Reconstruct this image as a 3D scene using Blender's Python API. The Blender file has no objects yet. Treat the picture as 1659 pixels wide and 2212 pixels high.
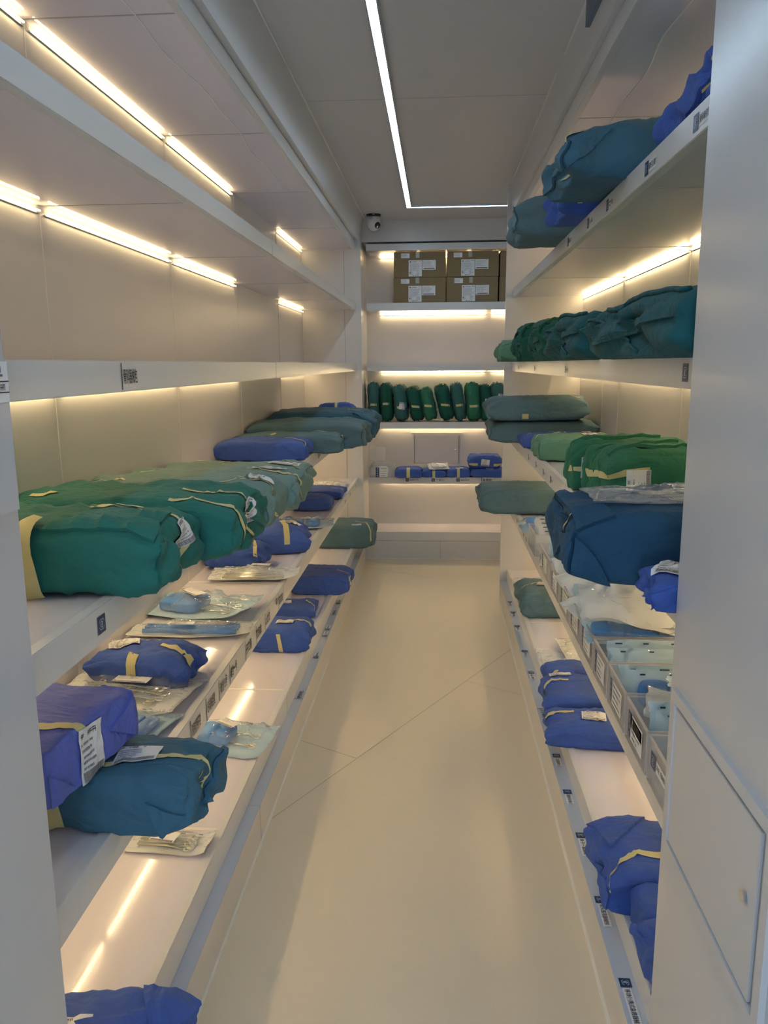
import bpy, bmesh, math, random
import numpy as np
from mathutils import Vector, Matrix, Euler

# ------------------------------------------------------------------ camera, world, exposure
SC = bpy.context.scene
COL = SC.collection
FPX, IMW, IMH = 1681.3, 1659.0, 2212.0
YAW, PITCH, ROLL = -0.06893, -0.18779, -0.00758
CAMZ = 1.55
f_ = np.array([math.sin(YAW) * math.cos(PITCH), math.cos(YAW) * math.cos(PITCH), math.sin(PITCH)])
r0_ = np.array([math.cos(YAW), -math.sin(YAW), 0.0])
u0_ = np.cross(r0_, f_)
r_ = math.cos(ROLL) * r0_ + math.sin(ROLL) * u0_
u_ = -math.sin(ROLL) * r0_ + math.cos(ROLL) * u0_
cd = bpy.data.cameras.new('camera')
cam = bpy.data.objects.new('camera', cd)
COL.objects.link(cam)
cd.sensor_fit = 'VERTICAL'
cd.sensor_height = 24.0
cd.lens = FPX / IMH * 24.0
cd.clip_start = 0.02
cam.matrix_world = Matrix(((r_[0], u_[0], -f_[0], 0.0), (r_[1], u_[1], -f_[1], 0.0), (r_[2], u_[2], -f_[2], CAMZ), (0, 0, 0, 1)))
SC.camera = cam

LED_STRENGTH = 34.0
LED_ROW = {'high': 0.21, 'high_right': 0.45, 'mid': 0.46, 'low': 0.64, 'far': 0.58}     # dimming of the strip rows
LED_COLOR = (1.0, 0.75, 0.39)
CEIL_STRENGTH = 10.0
CEIL_COLOR = (0.58, 0.79, 1.0)
WORLD_STRENGTH = 0.85
SC.view_settings.view_transform = 'Standard'
SC.view_settings.look = 'None'
SC.view_settings.gamma = 1.0
SC.view_settings.use_curve_mapping = False
SC.view_settings.exposure = 1.3
SC.cycles.max_bounces = 10
SC.cycles.diffuse_bounces = 5
SC.cycles.glossy_bounces = 4
SC.cycles.transparent_max_bounces = 40
SC.cycles.caustics_reflective = False
SC.cycles.caustics_refractive = False

w = bpy.data.worlds.new('world')
SC.world = w
w.use_nodes = True
w.node_tree.nodes['Background'].inputs[0].default_value = (0.62, 0.78, 1.0, 1)
w.node_tree.nodes['Background'].inputs[1].default_value = WORLD_STRENGTH

# ------------------------------------------------------------------ materials
def mat(name, color, rough=0.5, spec=0.5, bump=0.0, bscale=40.0, var=0.0, vscale=8.0, sheen=0.0, metal=0.0, emit=0.0, coat=0.0):
    m = bpy.data.materials.new(name)
    m.use_nodes = True
    nt = m.node_tree
    p = nt.nodes['Principled BSDF']
    p.inputs['Base Color'].default_value = (*color, 1)
    p.inputs['Roughness'].default_value = rough
    p.inputs['Specular IOR Level'].default_value = spec
    p.inputs['Metallic'].default_value = metal
    p.inputs['Sheen Weight'].default_value = sheen
    p.inputs['Coat Weight'].default_value = coat
    tc = nt.nodes.new('ShaderNodeTexCoord')
    if emit:
        p.inputs['Emission Color'].default_value = (*color, 1)
        p.inputs['Emission Strength'].default_value = emit
    if var:
        n = nt.nodes.new('ShaderNodeTexNoise')
        n.inputs['Scale'].default_value = vscale
        n.inputs['Detail'].default_value = 4
        nt.links.new(tc.outputs['Object'], n.inputs['Vector'])
        mx = nt.nodes.new('ShaderNodeMix')
        mx.data_type = 'RGBA'
        mx.inputs['A'].default_value = (*[c * (1 - var) for c in color], 1)
        mx.inputs['B'].default_value = (*[min(1, c * (1 + var)) for c in color], 1)
        nt.links.new(n.outputs['Fac'], mx.inputs['Factor'])
        nt.links.new(mx.outputs['Result'], p.inputs['Base Color'])
    if bump:
        n = nt.nodes.new('ShaderNodeTexNoise')
        n.inputs['Scale'].default_value = bscale
        n.inputs['Detail'].default_value = 5
        nt.links.new(tc.outputs['Object'], n.inputs['Vector'])
        b = nt.nodes.new('ShaderNodeBump')
        b.inputs['Strength'].default_value = bump
        b.inputs['Distance'].default_value = 0.004
        nt.links.new(n.outputs['Fac'], b.inputs['Height'])
        nt.links.new(b.outputs['Normal'], p.inputs['Normal'])
    return m

def cloth(name, color, var=0.14):
    """non-woven wrap: soft wrinkles from two stretched noises plus a fine grain"""
    m = bpy.data.materials.new(name)
    m.use_nodes = True
    nt = m.node_tree
    p = nt.nodes['Principled BSDF']
    p.inputs['Roughness'].default_value = 0.72
    p.inputs['Specular IOR Level'].default_value = 0.20
    p.inputs['Sheen Weight'].default_value = 0.04
    tc = nt.nodes.new('ShaderNodeTexCoord')
    n = nt.nodes.new('ShaderNodeTexNoise')
    n.inputs['Scale'].default_value = 5.0
    n.inputs['Detail'].default_value = 4
    nt.links.new(tc.outputs['Object'], n.inputs['Vector'])
    mx = nt.nodes.new('ShaderNodeMix')
    mx.data_type = 'RGBA'
    mx.inputs['A'].default_value = (*[c * (1 - var) for c in color], 1)
    mx.inputs['B'].default_value = (*[min(1, c * (1 + var)) for c in color], 1)
    nt.links.new(n.outputs['Fac'], mx.inputs['Factor'])
    nt.links.new(mx.outputs['Result'], p.inputs['Base Color'])
    mp = nt.nodes.new('ShaderNodeMapping')
    mp.inputs['Rotation'].default_value = (0.3, 0.2, 0.7)
    mp.inputs['Scale'].default_value = (11, 26, 17)
    nt.links.new(tc.outputs['Object'], mp.inputs['Vector'])
    a = nt.nodes.new('ShaderNodeTexNoise')
    a.inputs['Scale'].default_value = 1.0
    a.inputs['Detail'].default_value = 3
    a.inputs['Distortion'].default_value = 0.8
    nt.links.new(mp.outputs['Vector'], a.inputs['Vector'])
    g = nt.nodes.new('ShaderNodeTexNoise')
    g.inputs['Scale'].default_value = 420
    nt.links.new(tc.outputs['Object'], g.inputs['Vector'])
    ad = nt.nodes.new('ShaderNodeMath')
    ad.operation = 'MULTIPLY_ADD'
    ad.inputs[1].default_value = 0.06
    rg = nt.nodes.new('ShaderNodeTexNoise')
    rg.noise_type = 'RIDGED_MULTIFRACTAL'
    rg.inputs['Scale'].default_value = 5.5
    rg.inputs['Detail'].default_value = 2.5
    rg.inputs['Distortion'].default_value = 0.6
    nt.links.new(tc.outputs['Object'], rg.inputs['Vector'])
    a2 = nt.nodes.new('ShaderNodeMath')
    a2.operation = 'MULTIPLY_ADD'
    a2.inputs[1].default_value = 0.55
    nt.links.new(rg.outputs['Fac'], a2.inputs[0])
    nt.links.new(a.outputs['Fac'], a2.inputs[2])
    nt.links.new(g.outputs['Fac'], ad.inputs[0])
    nt.links.new(a2.outputs['Value'], ad.inputs[2])
    b = nt.nodes.new('ShaderNodeBump')
    b.inputs['Strength'].default_value = 0.9
    b.inputs['Distance'].default_value = 0.013
    nt.links.new(ad.outputs['Value'], b.inputs['Height'])
    nt.links.new(b.outputs['Normal'], p.inputs['Normal'])
    return m

def clear(name, tint, gloss=0.22, rough=0.08, wr=0.0, milky=0.0):
    m = bpy.data.materials.new(name)
    m.use_nodes = True
    nt = m.node_tree
    nt.nodes.remove(nt.nodes['Principled BSDF'])
    out = nt.nodes['Material Output']
    tr = nt.nodes.new('ShaderNodeBsdfTransparent')
    tr.inputs[0].default_value = (*tint, 1)
    gl = nt.nodes.new('ShaderNodeBsdfGlossy')
    gl.inputs['Color'].default_value = (0.95, 0.97, 1, 1)
    gl.inputs['Roughness'].default_value = rough
    mx = nt.nodes.new('ShaderNodeMixShader')
    lw = nt.nodes.new('ShaderNodeLayerWeight')
    lw.inputs['Blend'].default_value = gloss
    nt.links.new(lw.outputs['Fresnel'], mx.inputs[0])
    nt.links.new(tr.outputs[0], mx.inputs[1])
    nt.links.new(gl.outputs[0], mx.inputs[2])
    last = mx
    if milky:
        df = nt.nodes.new('ShaderNodeBsdfDiffuse')
        df.inputs['Color'].default_value = (*tint, 1)
        m2 = nt.nodes.new('ShaderNodeMixShader')
        m2.inputs[0].default_value = milky
        nt.links.new(mx.outputs[0], m2.inputs[1])
        nt.links.new(df.outputs[0], m2.inputs[2])
        last = m2
    if wr:
        tc = nt.nodes.new('ShaderNodeTexCoord')
        n = nt.nodes.new('ShaderNodeTexNoise')
        n.inputs['Scale'].default_value = 26
        n.inputs['Detail'].default_value = 2
        n.inputs['Distortion'].default_value = 1.2
        nt.links.new(tc.outputs['Object'], n.inputs['Vector'])
        b = nt.nodes.new('ShaderNodeBump')
        b.inputs['Strength'].default_value = wr
        b.inputs['Distance'].default_value = 0.02
        nt.links.new(n.outputs['Fac'], b.inputs['Height'])
        nt.links.new(b.outputs['Normal'], gl.inputs['Normal'])
        nt.links.new(b.outputs['Normal'], lw.inputs['Normal'])
    nt.links.new(last.outputs[0], out.inputs['Surface'])
    return m

M = dict(
    panel=mat('wall_panel_white', (0.69, 0.675, 0.66), 0.34, 0.5, 0.03, 300),
    board=mat('shelf_laminate', (0.745, 0.715, 0.765), 0.08, 0.5),
    fascia=mat('shelf_fascia', (0.66, 0.655, 0.64), 0.30, 0.5),
    pillar=mat('pillar_paint', (0.56, 0.565, 0.57), 0.19, 0.5, 0.03, 260),
    ceiling=mat('ceiling_panel', (0.62, 0.61, 0.61), 0.55, 0.3),
    plinth=mat('plinth_grey', (0.64, 0.62, 0.59), 0.38, 0.5),
    ledge=mat('ledge_lit_blue', (0.52, 0.575, 0.67), 0.14, 0.6),  # blue cast of the cool ceiling light is put into the ledge colour
    floor=mat('vinyl_floor', (0.75, 0.645, 0.48), 0.40, 0.35, 0.05, 180, 0.07, 260),
    joint=mat('floor_joint', (0.42, 0.36, 0.28), 0.7),
    caulk=mat('caulk_white', (0.78, 0.74, 0.64), 0.6),
    seam=mat('panel_seam', (0.40, 0.39, 0.37), 0.6),
    seam_light=mat('panel_seam_light', (0.80, 0.77, 0.72), 0.4),
    led_high=mat('warm_led_high', LED_COLOR, emit=LED_STRENGTH * LED_ROW['high']),
    led_high_right=mat('warm_led_high_right', LED_COLOR, emit=LED_STRENGTH * LED_ROW['high_right']),
    led_mid=mat('warm_led_mid', LED_COLOR, emit=LED_STRENGTH * LED_ROW['mid']),
    led_low=mat('warm_led_low', LED_COLOR, emit=LED_STRENGTH * LED_ROW['low']),
    led_far=mat('warm_led_far', LED_COLOR, emit=LED_STRENGTH * LED_ROW['far']),
    led_cool=mat('cool_led', CEIL_COLOR, emit=CEIL_STRENGTH),
    alu=mat('aluminium', (0.6, 0.6, 0.6), 0.35, metal=1.0),
    metal=mat('instrument_steel', (0.88, 0.86, 0.80), 0.30, metal=1.0),
    brass=mat('brassy_steel', (0.80, 0.74, 0.52), 0.32, metal=1.0),
    chrome=mat('chrome', (0.8, 0.8, 0.8), 0.12, metal=1.0),
    blue=cloth('blue_wrap', (0.055, 0.115, 0.41)),
    violet=cloth('violet_blue_wrap', (0.12, 0.16, 0.52)),
    slate=cloth('slate_teal_wrap', (0.105, 0.19, 0.225)),  # slate, green and sage are one cloth, with differing light put into each colour
    deep=cloth('deep_teal_wrap', (0.05, 0.14, 0.205)),
    steel=cloth('steel_blue_wrap', (0.020, 0.078, 0.145)),
    teal=cloth('teal_green_wrap', (0.012, 0.095, 0.105)),
    green=cloth('green_wrap', (0.024, 0.165, 0.135)),
    dark=cloth('dark_green_wrap', (0.013, 0.105, 0.075)),
    pale=cloth('pale_green_wrap', (0.13, 0.30, 0.205)),
    leaf=cloth('leaf_green_wrap', (0.035, 0.185, 0.105)),
    moss=cloth('grey_teal_wrap', (0.045, 0.15, 0.14)),
    sage=cloth('sage_wrap', (0.17, 0.275, 0.26)),
    tape=mat('masking_tape', (0.60, 0.55, 0.27), 0.55, 0.4, 0.1, 120),
    paper=mat('label_paper', (0.78, 0.78, 0.78), 0.5),
    pouch_paper=mat('pouch_paper', (0.88, 0.865, 0.82), 0.75, 0.2, 0.15, 30),
    pouch_blue=mat('pouch_blue_paper', (0.60, 0.80, 0.90), 0.6, 0.3, 0.15, 30),
    ink=mat('print_black', (0.03, 0.03, 0.035), 0.5),
    navy=mat('label_navy', (0.012, 0.035, 0.10), 0.35),
    emblem=mat('emblem_light', (0.45, 0.55, 0.68), 0.5),
    grey=mat('barcode_grey', (0.16, 0.15, 0.15), 0.5),
    film=clear('pouch_film', (0.965, 0.99, 1.0), 0.11, 0.09, 1.0, 0.10),
    bag=clear('clear_bag', (0.97, 0.98, 0.99), 0.09, 0.12, 0.7, 0.14),
    acryl=clear('clear_acrylic', (0.965, 0.965, 0.97), 0.05, 0.05, 0.0, 0.16),
    acryl_edge=clear('acrylic_edge', (0.84, 0.81, 0.80), 0.10, 0.1, 0.0, 0.45),
    card=mat('brown_cardboard', (0.25, 0.185, 0.10), 0.8, 0.2, 0.1, 150, 0.06, 30),
    card_dark=mat('carton_gap', (0.10, 0.075, 0.045), 0.85),
    packing_tape=mat('packing_tape', (0.42, 0.38, 0.33), 0.3),
    sponge=mat('blue_sponge', (0.07, 0.28, 0.70), 0.4, 0.4, 0.5, 40),
    cam_white=mat('camera_white', (0.75, 0.75, 0.76), 0.3),
    cam_black=mat('camera_black', (0.015, 0.015, 0.02), 0.15),
    vent=mat('dark_blue_panel', (0.10, 0.15, 0.21), 0.4),
)

# ------------------------------------------------------------------ mesh helpers
def link(name, verts, faces, mats, parent=None, midx=None, smooth=False, loc=None):
    me = bpy.data.meshes.new(name)
    me.from_pydata([tuple(map(float, v)) for v in verts], [], faces)
    for m in (mats if isinstance(mats, (list, tuple)) else [mats]):
        me.materials.append(m)
    if midx is not None:
        me.polygons.foreach_set('material_index', midx)
    if smooth:
        me.polygons.foreach_set('use_smooth', [True] * len(me.polygons))
    me.update()
    o = bpy.data.objects.new(name, me)
    COL.objects.link(o)
    if parent is not None:
        o.parent = parent
    if loc is not None:
        o.location = loc
    return o

def bm_link(name, bm, mats, parent=None, smooth=False):
    me = bpy.data.meshes.new(name)
    bm.normal_update()
    bm.to_mesh(me)
    bm.free()
    for m in (mats if isinstance(mats, (list, tuple)) else [mats]):
        me.materials.append(m)
    if smooth:
        me.polygons.foreach_set('use_smooth', [True] * len(me.polygons))
    o = bpy.data.objects.new(name, me)
    COL.objects.link(o)
    if parent is not None:
        o.parent = parent
    return o

def bm_box(bm, x0, x1, y0, y1, z0, z1):
    v = [bm.verts.new(c) for c in ((x0, y0, z0), (x1, y0, z0), (x1, y1, z0), (x0, y1, z0), (x0, y0, z1), (x1, y0, z1), (x1, y1, z1), (x0, y1, z1))]
    for q in ((0, 3, 2, 1), (4, 5, 6, 7), (0, 1, 5, 4), (1, 2, 6, 5), (2, 3, 7, 6), (3, 0, 4, 7)):
        bm.faces.new([v[i] for i in q])

def box(name, x0, x1, y0, y1, z0, z1, m, parent=None, bevel=0.0):
    bm = bmesh.new()
    bm_box(bm, x0, x1, y0, y1, z0, z1)
    if bevel:
        bmesh.ops.bevel(bm, geom=bm.edges[:], offset=bevel, segments=2, affect='EDGES')
    return bm_link(name, bm, m, parent)

def struct(o):
    o['kind'] = 'structure'
    return o

def thing(o, label, cat, group=None):
    o['label'] = label
    o['category'] = cat
    if group:
        o['group'] = group
    return o

def empty(name, loc, rot=(0, 0, 0)):
    o = bpy.data.objects.new(name, None)
    o.empty_display_size = 0.05
    COL.objects.link(o)
    o.location = loc
    o.rotation_euler = rot
    return o

def tube_geo(pts, rad, seg=8, closed=False):
    pts = [np.array(p, float) for p in pts]
    n = len(pts)
    V, F = [], []
    for i, p in enumerate(pts):
        t = pts[(i + 1) % n] - pts[i - 1] if closed else pts[min(i + 1, n - 1)] - pts[max(i - 1, 0)]
        t = t / (np.linalg.norm(t) + 1e-9)
        a = np.cross(t, (0, 0, 1.0))
        if np.linalg.norm(a) < 1e-3:
            a = np.cross(t, (1.0, 0, 0))
        a /= np.linalg.norm(a)
        b = np.cross(t, a)
        r = rad[i] if isinstance(rad, (list, tuple)) else rad
        for k in range(seg):
            an = 2 * math.pi * k / seg
            V.append(p + r * (math.cos(an) * a + math.sin(an) * b))
    for i in range(n if closed else n - 1):
        j = (i + 1) % n
        for k in range(seg):
            F.append((i * seg + k, i * seg + (k + 1) % seg, j * seg + (k + 1) % seg, j * seg + k))
    if not closed:
        F.append(tuple(range(seg))[::-1])
        F.append(tuple((n - 1) * seg + k for k in range(seg)))
    return V, F

def merge(geos):
    V, F = [], []
    for v, f in geos:
        o = len(V)
        V += list(v)
        F += [tuple(i + o for i in q) for q in f]
    return V, F

# ------------------------------------------------------------------ numpy noise
def _hash(ix, iy, iz, seed):
    n = (ix * 374761393 + iy * 668265263 + iz * 2147483647 + seed * 974711) & 0xffffffff
    n = ((n ^ (n >> 13)) * 1274126177) & 0xffffffff
    n = n ^ (n >> 16)
    return (n & 0xffff) / 65535.0

def vnoise(P, seed):
    P = np.asarray(P, float) + 100.0
    i = np.floor(P).astype(np.int64)
    f = P - i
    f = f * f * (3 - 2 * f)
    r = 0.0
    for a in (0, 1):
        for b in (0, 1):
            for c in (0, 1):
                wgt = (f[:, 0] if a else 1 - f[:, 0]) * (f[:, 1] if b else 1 - f[:, 1]) * (f[:, 2] if c else 1 - f[:, 2])
                r = r + wgt * _hash(i[:, 0] + a, i[:, 1] + b, i[:, 2] + c, seed)
    return r * 2 - 1

def smooth01(t):
    t = np.clip(t, 0, 1)
    return t * t * (3 - 2 * t)

# ------------------------------------------------------------------ text and stickers
_TXT = {}
def text_geo(body):
    """glyph outlines of a string as flat geometry, height about 1, left aligned"""
    if body in _TXT:
        return _TXT[body]
    cu = bpy.data.curves.new('t', 'FONT')
    cu.body = body
    cu.size = 1.0
    cu.resolution_u = 2
    cu.offset = 0.012
    o = bpy.data.objects.new('t', cu)
    COL.objects.link(o)
    dg = bpy.context.evaluated_depsgraph_get()
    me = o.evaluated_get(dg).to_mesh()
    V = [(v.co.x, v.co.y) for v in me.vertices]
    F = [tuple(p.vertices) for p in me.polygons]
    o.evaluated_get(dg).to_mesh_clear()
    bpy.data.objects.remove(o)
    bpy.data.curves.remove(cu)
    if V:
        xs = [v[0] for v in V]
        wd = max(xs) - min(xs)
        x0 = min(xs)
        V = [(x - x0, y) for x, y in V]
    else:
        wd = 1
    _TXT[body] = (V, F, wd)
    return _TXT[body]

class Decal:
    """flat artwork in (s, t) metres; layers lift it a hair per level"""
    def __init__(self):
        self.V, self.F, self.I = [], [], []
        self.mats = []
    def mi(self, m):
        if m not in self.mats:
            self.mats.append(m)
        return self.mats.index(m)
    def poly(self, pts, m, lev=0):
        o = len(self.V)
        self.V += [(p[0], p[1], lev) for p in pts]
        self.F.append(tuple(range(o, o + len(pts))))
        self.I.append(self.mi(m))
    def rect(self, s0, t0, s1, t1, m, lev=0):
        self.poly([(s0, t0), (s1, t0), (s1, t1), (s0, t1)], m, lev)
    def text(self, body, s, t, h, m, lev=1, width=None):
        V, F, wd = text_geo(body)
        k = h
        kx = width / wd if width else h
        o = len(self.V)
        self.V += [(s + v[0] * kx, t + v[1] * k, lev) for v in V]
        for f in F:
            self.F.append(tuple(i + o for i in f))
            self.I.append(self.mi(m))
    def ring(self, cs, ct, r0, r1, a0, a1, m, lev=1, n=10):
        for i in range(n):
            b0 = a0 + (a1 - a0) * i / n
            b1 = a0 + (a1 - a0) * (i + 1) / n
            self.poly([(cs + r0 * math.cos(b0), ct + r0 * math.sin(b0)), (cs + r1 * math.cos(b0), ct + r1 * math.sin(b0)),
                       (cs + r1 * math.cos(b1), ct + r1 * math.sin(b1)), (cs + r0 * math.cos(b1), ct + r0 * math.sin(b1))], m, lev)
    def emblem(self, cs, ct, h):
        """navy tile with a pale bracketed octagon and a curled cross inside"""
        k = h / 2
        self.rect(cs - k, ct - k, cs + k, ct + k, M['navy'])
        oc = [(0.62, 0.26), (0.40, 0.60), (-0.40, 0.60), (-0.62, 0.26), (-0.62, -0.26), (-0.40, -0.60), (0.40, -0.60), (0.62, -0.26)]
        for i in range(8):
            if i in (3, 7):
                continue
            a = np.array(oc[i]) * k
            b = np.array(oc[(i + 1) % 8]) * k
            self.poly([(cs + a[0], ct + a[1]), (cs + b[0], ct + b[1]), (cs + b[0] * 0.86, ct + b[1] * 0.86), (cs + a[0] * 0.86, ct + a[1] * 0.86)], M['emblem'], 1)
        self.ring(cs, ct, 0.24 * k, 0.36 * k, 0.4, 5.4, M['emblem'])
        self.rect(cs - 0.05 * k, ct - 0.42 * k, cs + 0.05 * k, ct + 0.42 * k, M['emblem'], 2)
        self.rect(cs - 0.22 * k, ct - 0.05 * k, cs + 0.22 * k, ct + 0.05 * k, M['emblem'], 2)
    def build(self, name, org, sd, td, parent=None, eps=0.0004):
        org, sd, td = np.array(org, float), np.array(sd, float), np.array(td, float)
        nd = np.cross(sd, td)
        V = [org + v[0] * sd + v[1] * td + (v[2] + 1) * eps * nd for v in self.V]
        return link(name, V, self.F, self.mats, parent, self.I)

HAN = '手术器械包灭菌换药急诊骨科止血清创缝合产儿眼耳口腔胸腹脑'
def small_print(D, s0, t0, wd, h, rnd, m=None, lev=1):
    """a row of blocky character-sized strokes, as small print reads from a distance"""
    m = m or M['ink']
    s = s0
    while s < s0 + wd - h * 0.5:
        g = h * rnd.uniform(0.75, 0.95)
        if rnd.random() < 0.12:
            s += g * 0.7
            continue
        D.rect(s, t0 + h * 0.80, s + g * 0.85, t0 + h * 0.95, m, lev)
        D.rect(s + g * 0.1, t0, s + g * 0.25, t0 + h * 0.9, m, lev)
        if rnd.random() < 0.7:
            D.rect(s + g * 0.6, t0, s + g * 0.75, t0 + h * 0.8, m, lev)
        D.rect(s, t0 + h * rnd.uniform(0.3, 0.5), s + g * 0.85, t0 + h * 0.55, m, lev)
        s += g

def pack_label(wd, h, rnd, lines=5):
    """printed sticker of a wrapped set: bold first line, fine lines, barcode block (code squares are left out)"""
    D = Decal()
    D.rect(0, 0, wd, h, M['paper'])
    small_print(D, wd * 0.06, h * 0.83, wd * 0.62, h * 0.11, rnd)
    for i in range(lines):
        t = h * (0.68 - 0.115 * i)
        small_print(D, wd * 0.06, t, wd * rnd.uniform(0.35, 0.62), h * 0.055, rnd)
    s = wd * 0.06
    while s < wd * 0.94:
        b = wd * rnd.uniform(0.006, 0.02)
        D.rect(s, h * 0.03, min(s + b, wd * 0.95), h * 0.19, M['grey'], 1)
        s += b + wd * rnd.uniform(0.004, 0.012)
    return D
# ------------------------------------------------------------------ wrapped packs
def axis_samples(half, r, fine, mid):
    e = min(r / half, 0.98)
    a = -1 + e * (1 - np.cos(np.linspace(0, math.pi / 2, fine + 1)))
    m_ = np.linspace(-1 + e, 1 - e, mid + 1)
    return np.concatenate([a[:-1], m_[:-1], [1 - e], -a[::-1][1:]]) if e < 0.97 else np.concatenate([a, -a[::-1][1:]])

class Pack:
    """a soft wrapped block; S(p) maps the skin of the unit cube to the pack's surface"""
    def __init__(self, name, loc, size, rot=(0, 0, 0), r=0.35, bulge=0.12, pinch=0.12, wr=0.006, seed=1, m='blue', sag=0.0, tuck=0.0, skew=0.0, hang=0.0, flat=True, ears=0.0, fine=4, mid=16):
        self.d = np.array(size, float) / 2
        self.r = min(r * 0.46 * self.d.min() * 2, self.d.min() * 0.98)
        self.bulge, self.pinch, self.wr, self.seed = bulge, pinch * 0.6, wr, seed
        self.sag, self.tuck, self.skew, self.flat, self.ears, self.hang = sag, tuck, skew, flat, ears, hang
        self.m = M[m]
        self.rnd = random.Random(seed)
        self.root = empty(name, loc, rot)
        ax = [axis_samples(self.d[i], self.r, fine, max(4, int(mid * min(1.0, self.d[i] / self.d.max()) + 2))) for i in range(3)]
        V, F = [], []
        for k in range(3):
            i, j = (k + 1) % 3, (k + 2) % 3
            A, B = ax[i], ax[j]
            for s in (-1, 1):
                o = len(V)
                for a in A:
                    for b in B:
                        p = [0, 0, 0]
                        p[k], p[i], p[j] = s, a, b
                        V.append(p)
                nb = len(B)
                for a in range(len(A) - 1):
                    for b in range(nb - 1):
                        q = (o + a * nb + b, o + (a + 1) * nb + b, o + (a + 1) * nb + b + 1, o + a * nb + b + 1)
                        F.append(q if s > 0 else q[::-1])
        P = self.S(np.array(V, float))
        # weld the seams between the six faces
        key = {}
        idx = []
        W = []
        for v in P:
            kk = tuple(np.round(v, 6))
            if kk not in key:
                key[kk] = len(W)
                W.append(v)
            idx.append(key[kk])
        F = [tuple(idx[i] for i in q) for q in F]
        F = [q for q in F if len(set(q)) >= 3]
        F = [tuple(dict.fromkeys(q)) for q in F]
        self.body = link('wrap', W, F, self.m, self.root, smooth=True)

    def S(self, p, eps=0.0):
        p = np.clip(np.asarray(p, float), -1, 1)
        d, r = self.d, self.r
        P = p * d
        inner = np.clip(P, -(d - r), d - r)
        v = P - inner
        ln = np.linalg.norm(v, axis=1, keepdims=True)
        n = v / np.maximum(ln, 1e-9)
        Q = inner + n * r
        x, y, z = p[:, 0], p[:, 1], p[:, 2]
        up = np.clip(z * 0.5 + 0.5, 0, 1)
        # pillow: fuller in the middle, drawn in towards the ends
        Q[:, 2] += d[2] * self.bulge * (1 - x ** 2) * (1 - y ** 2) * up
        Q[:, 2] = -d[2] + (Q[:, 2] + d[2]) * (1 - self.pinch * (np.abs(x) ** 5 + 0.6 * np.abs(y) ** 6) * up)
        Q[:, 1] *= 1 - 0.35 * self.pinch * np.abs(x) ** 6
        sd = self.seed
        L = max(d) * 2
        lo = vnoise(Q / (0.22 * L) + sd * 3.1, sd)
        mi = vnoise(Q / (0.09 * L) + sd * 1.7, sd + 5)
        st = vnoise(np.stack([Q[:, 0] / (0.05 * L) + 0.4 * Q[:, 1] / (0.1 * L), Q[:, 1] / (0.22 * L), Q[:, 2] / (0.15 * L)], 1), sd + 9)
        ri = (1 - np.abs(st)) ** 4
        disp = self.wr * (0.9 * lo + 0.45 * mi + 0.75 * ri)
        # gathers where the ends are folded in
        e = smooth01((np.abs(x) - 0.55) / 0.45)
        pl = np.sin(y * 7.0 + z * 3.0 * np.sign(y + 0.01) + sd) * e
        disp += self.tuck * 0.5 * pl
        endf = np.clip(np.abs(n[:, 0]) - 0.6, 0, 1) / 0.4
        disp -= self.tuck * endf * smooth01(1 - np.abs(np.abs(y) - np.abs(z) * 0.55) * 3.0)
        Q = Q + n * disp[:, None]
        # dog-ear corners at the ends
        if self.ears:
            ce = smooth01((np.abs(x) - 0.72) / 0.28) * smooth01((np.abs(y) - 0.55) / 0.45)
            Q[:, 0] += np.sign(x) * self.ears * ce * (0.6 + 0.4 * np.sin(sd + 2 * np.sign(y)))
            Q[:, 1] += np.sign(y) * self.ears * 0.5 * ce
            Q[:, 2] = Q[:, 2] * (1 - 0.35 * ce)
        Q[:, 2] -= self.sag * d[2] * x * x
        Q[:, 1] += self.skew * d[1] * (z * 0.5 + 0.5)
        if self.hang:
            Q[:, 2] -= self.hang * np.clip(x - 0.1, 0, 1) ** 2
        if self.flat and not self.hang:
            Q[:, 2] = np.maximum(Q[:, 2], -d[2])
        return Q + n * eps

    def drape(self, name, P, nu, nv, m, eps=0.0022, parent=None):
        """P: (nu*nv,3) points on the unit cube's skin -> a thin sheet hugging the pack"""
        Q = self.S(P, eps)
        F = [(a * nv + b, (a + 1) * nv + b, (a + 1) * nv + b + 1, a * nv + b + 1) for a in range(nu - 1) for b in range(nv - 1)]
        return link(name, Q, F, m, parent or self.root, smooth=True)

    def tape(self, path, width=0.022, side=(0, 1, 0), eps=0.0025):
        """masking tape along a path of cube-skin points; side = which way its width runs"""
        side = np.array(side, float)
        hw = side * (width / 2) / np.maximum(self.d, 1e-6)
        pts = []
        for a, b in zip(path[:-1], path[1:]):
            a, b = np.array(a, float), np.array(b, float)
            n = max(3, int(np.linalg.norm((b - a) * self.d) / 0.008))
            for i in range(n):
                pts.append(a + (b - a) * i / n)
        pts.append(np.array(path[-1], float))
        P = []
        for q in pts:
            for t in (-1, 0, 1):
                P.append(q + hw * t)
        return self.drape('tape', np.array(P), len(pts), 3, M['tape'], eps)

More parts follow.
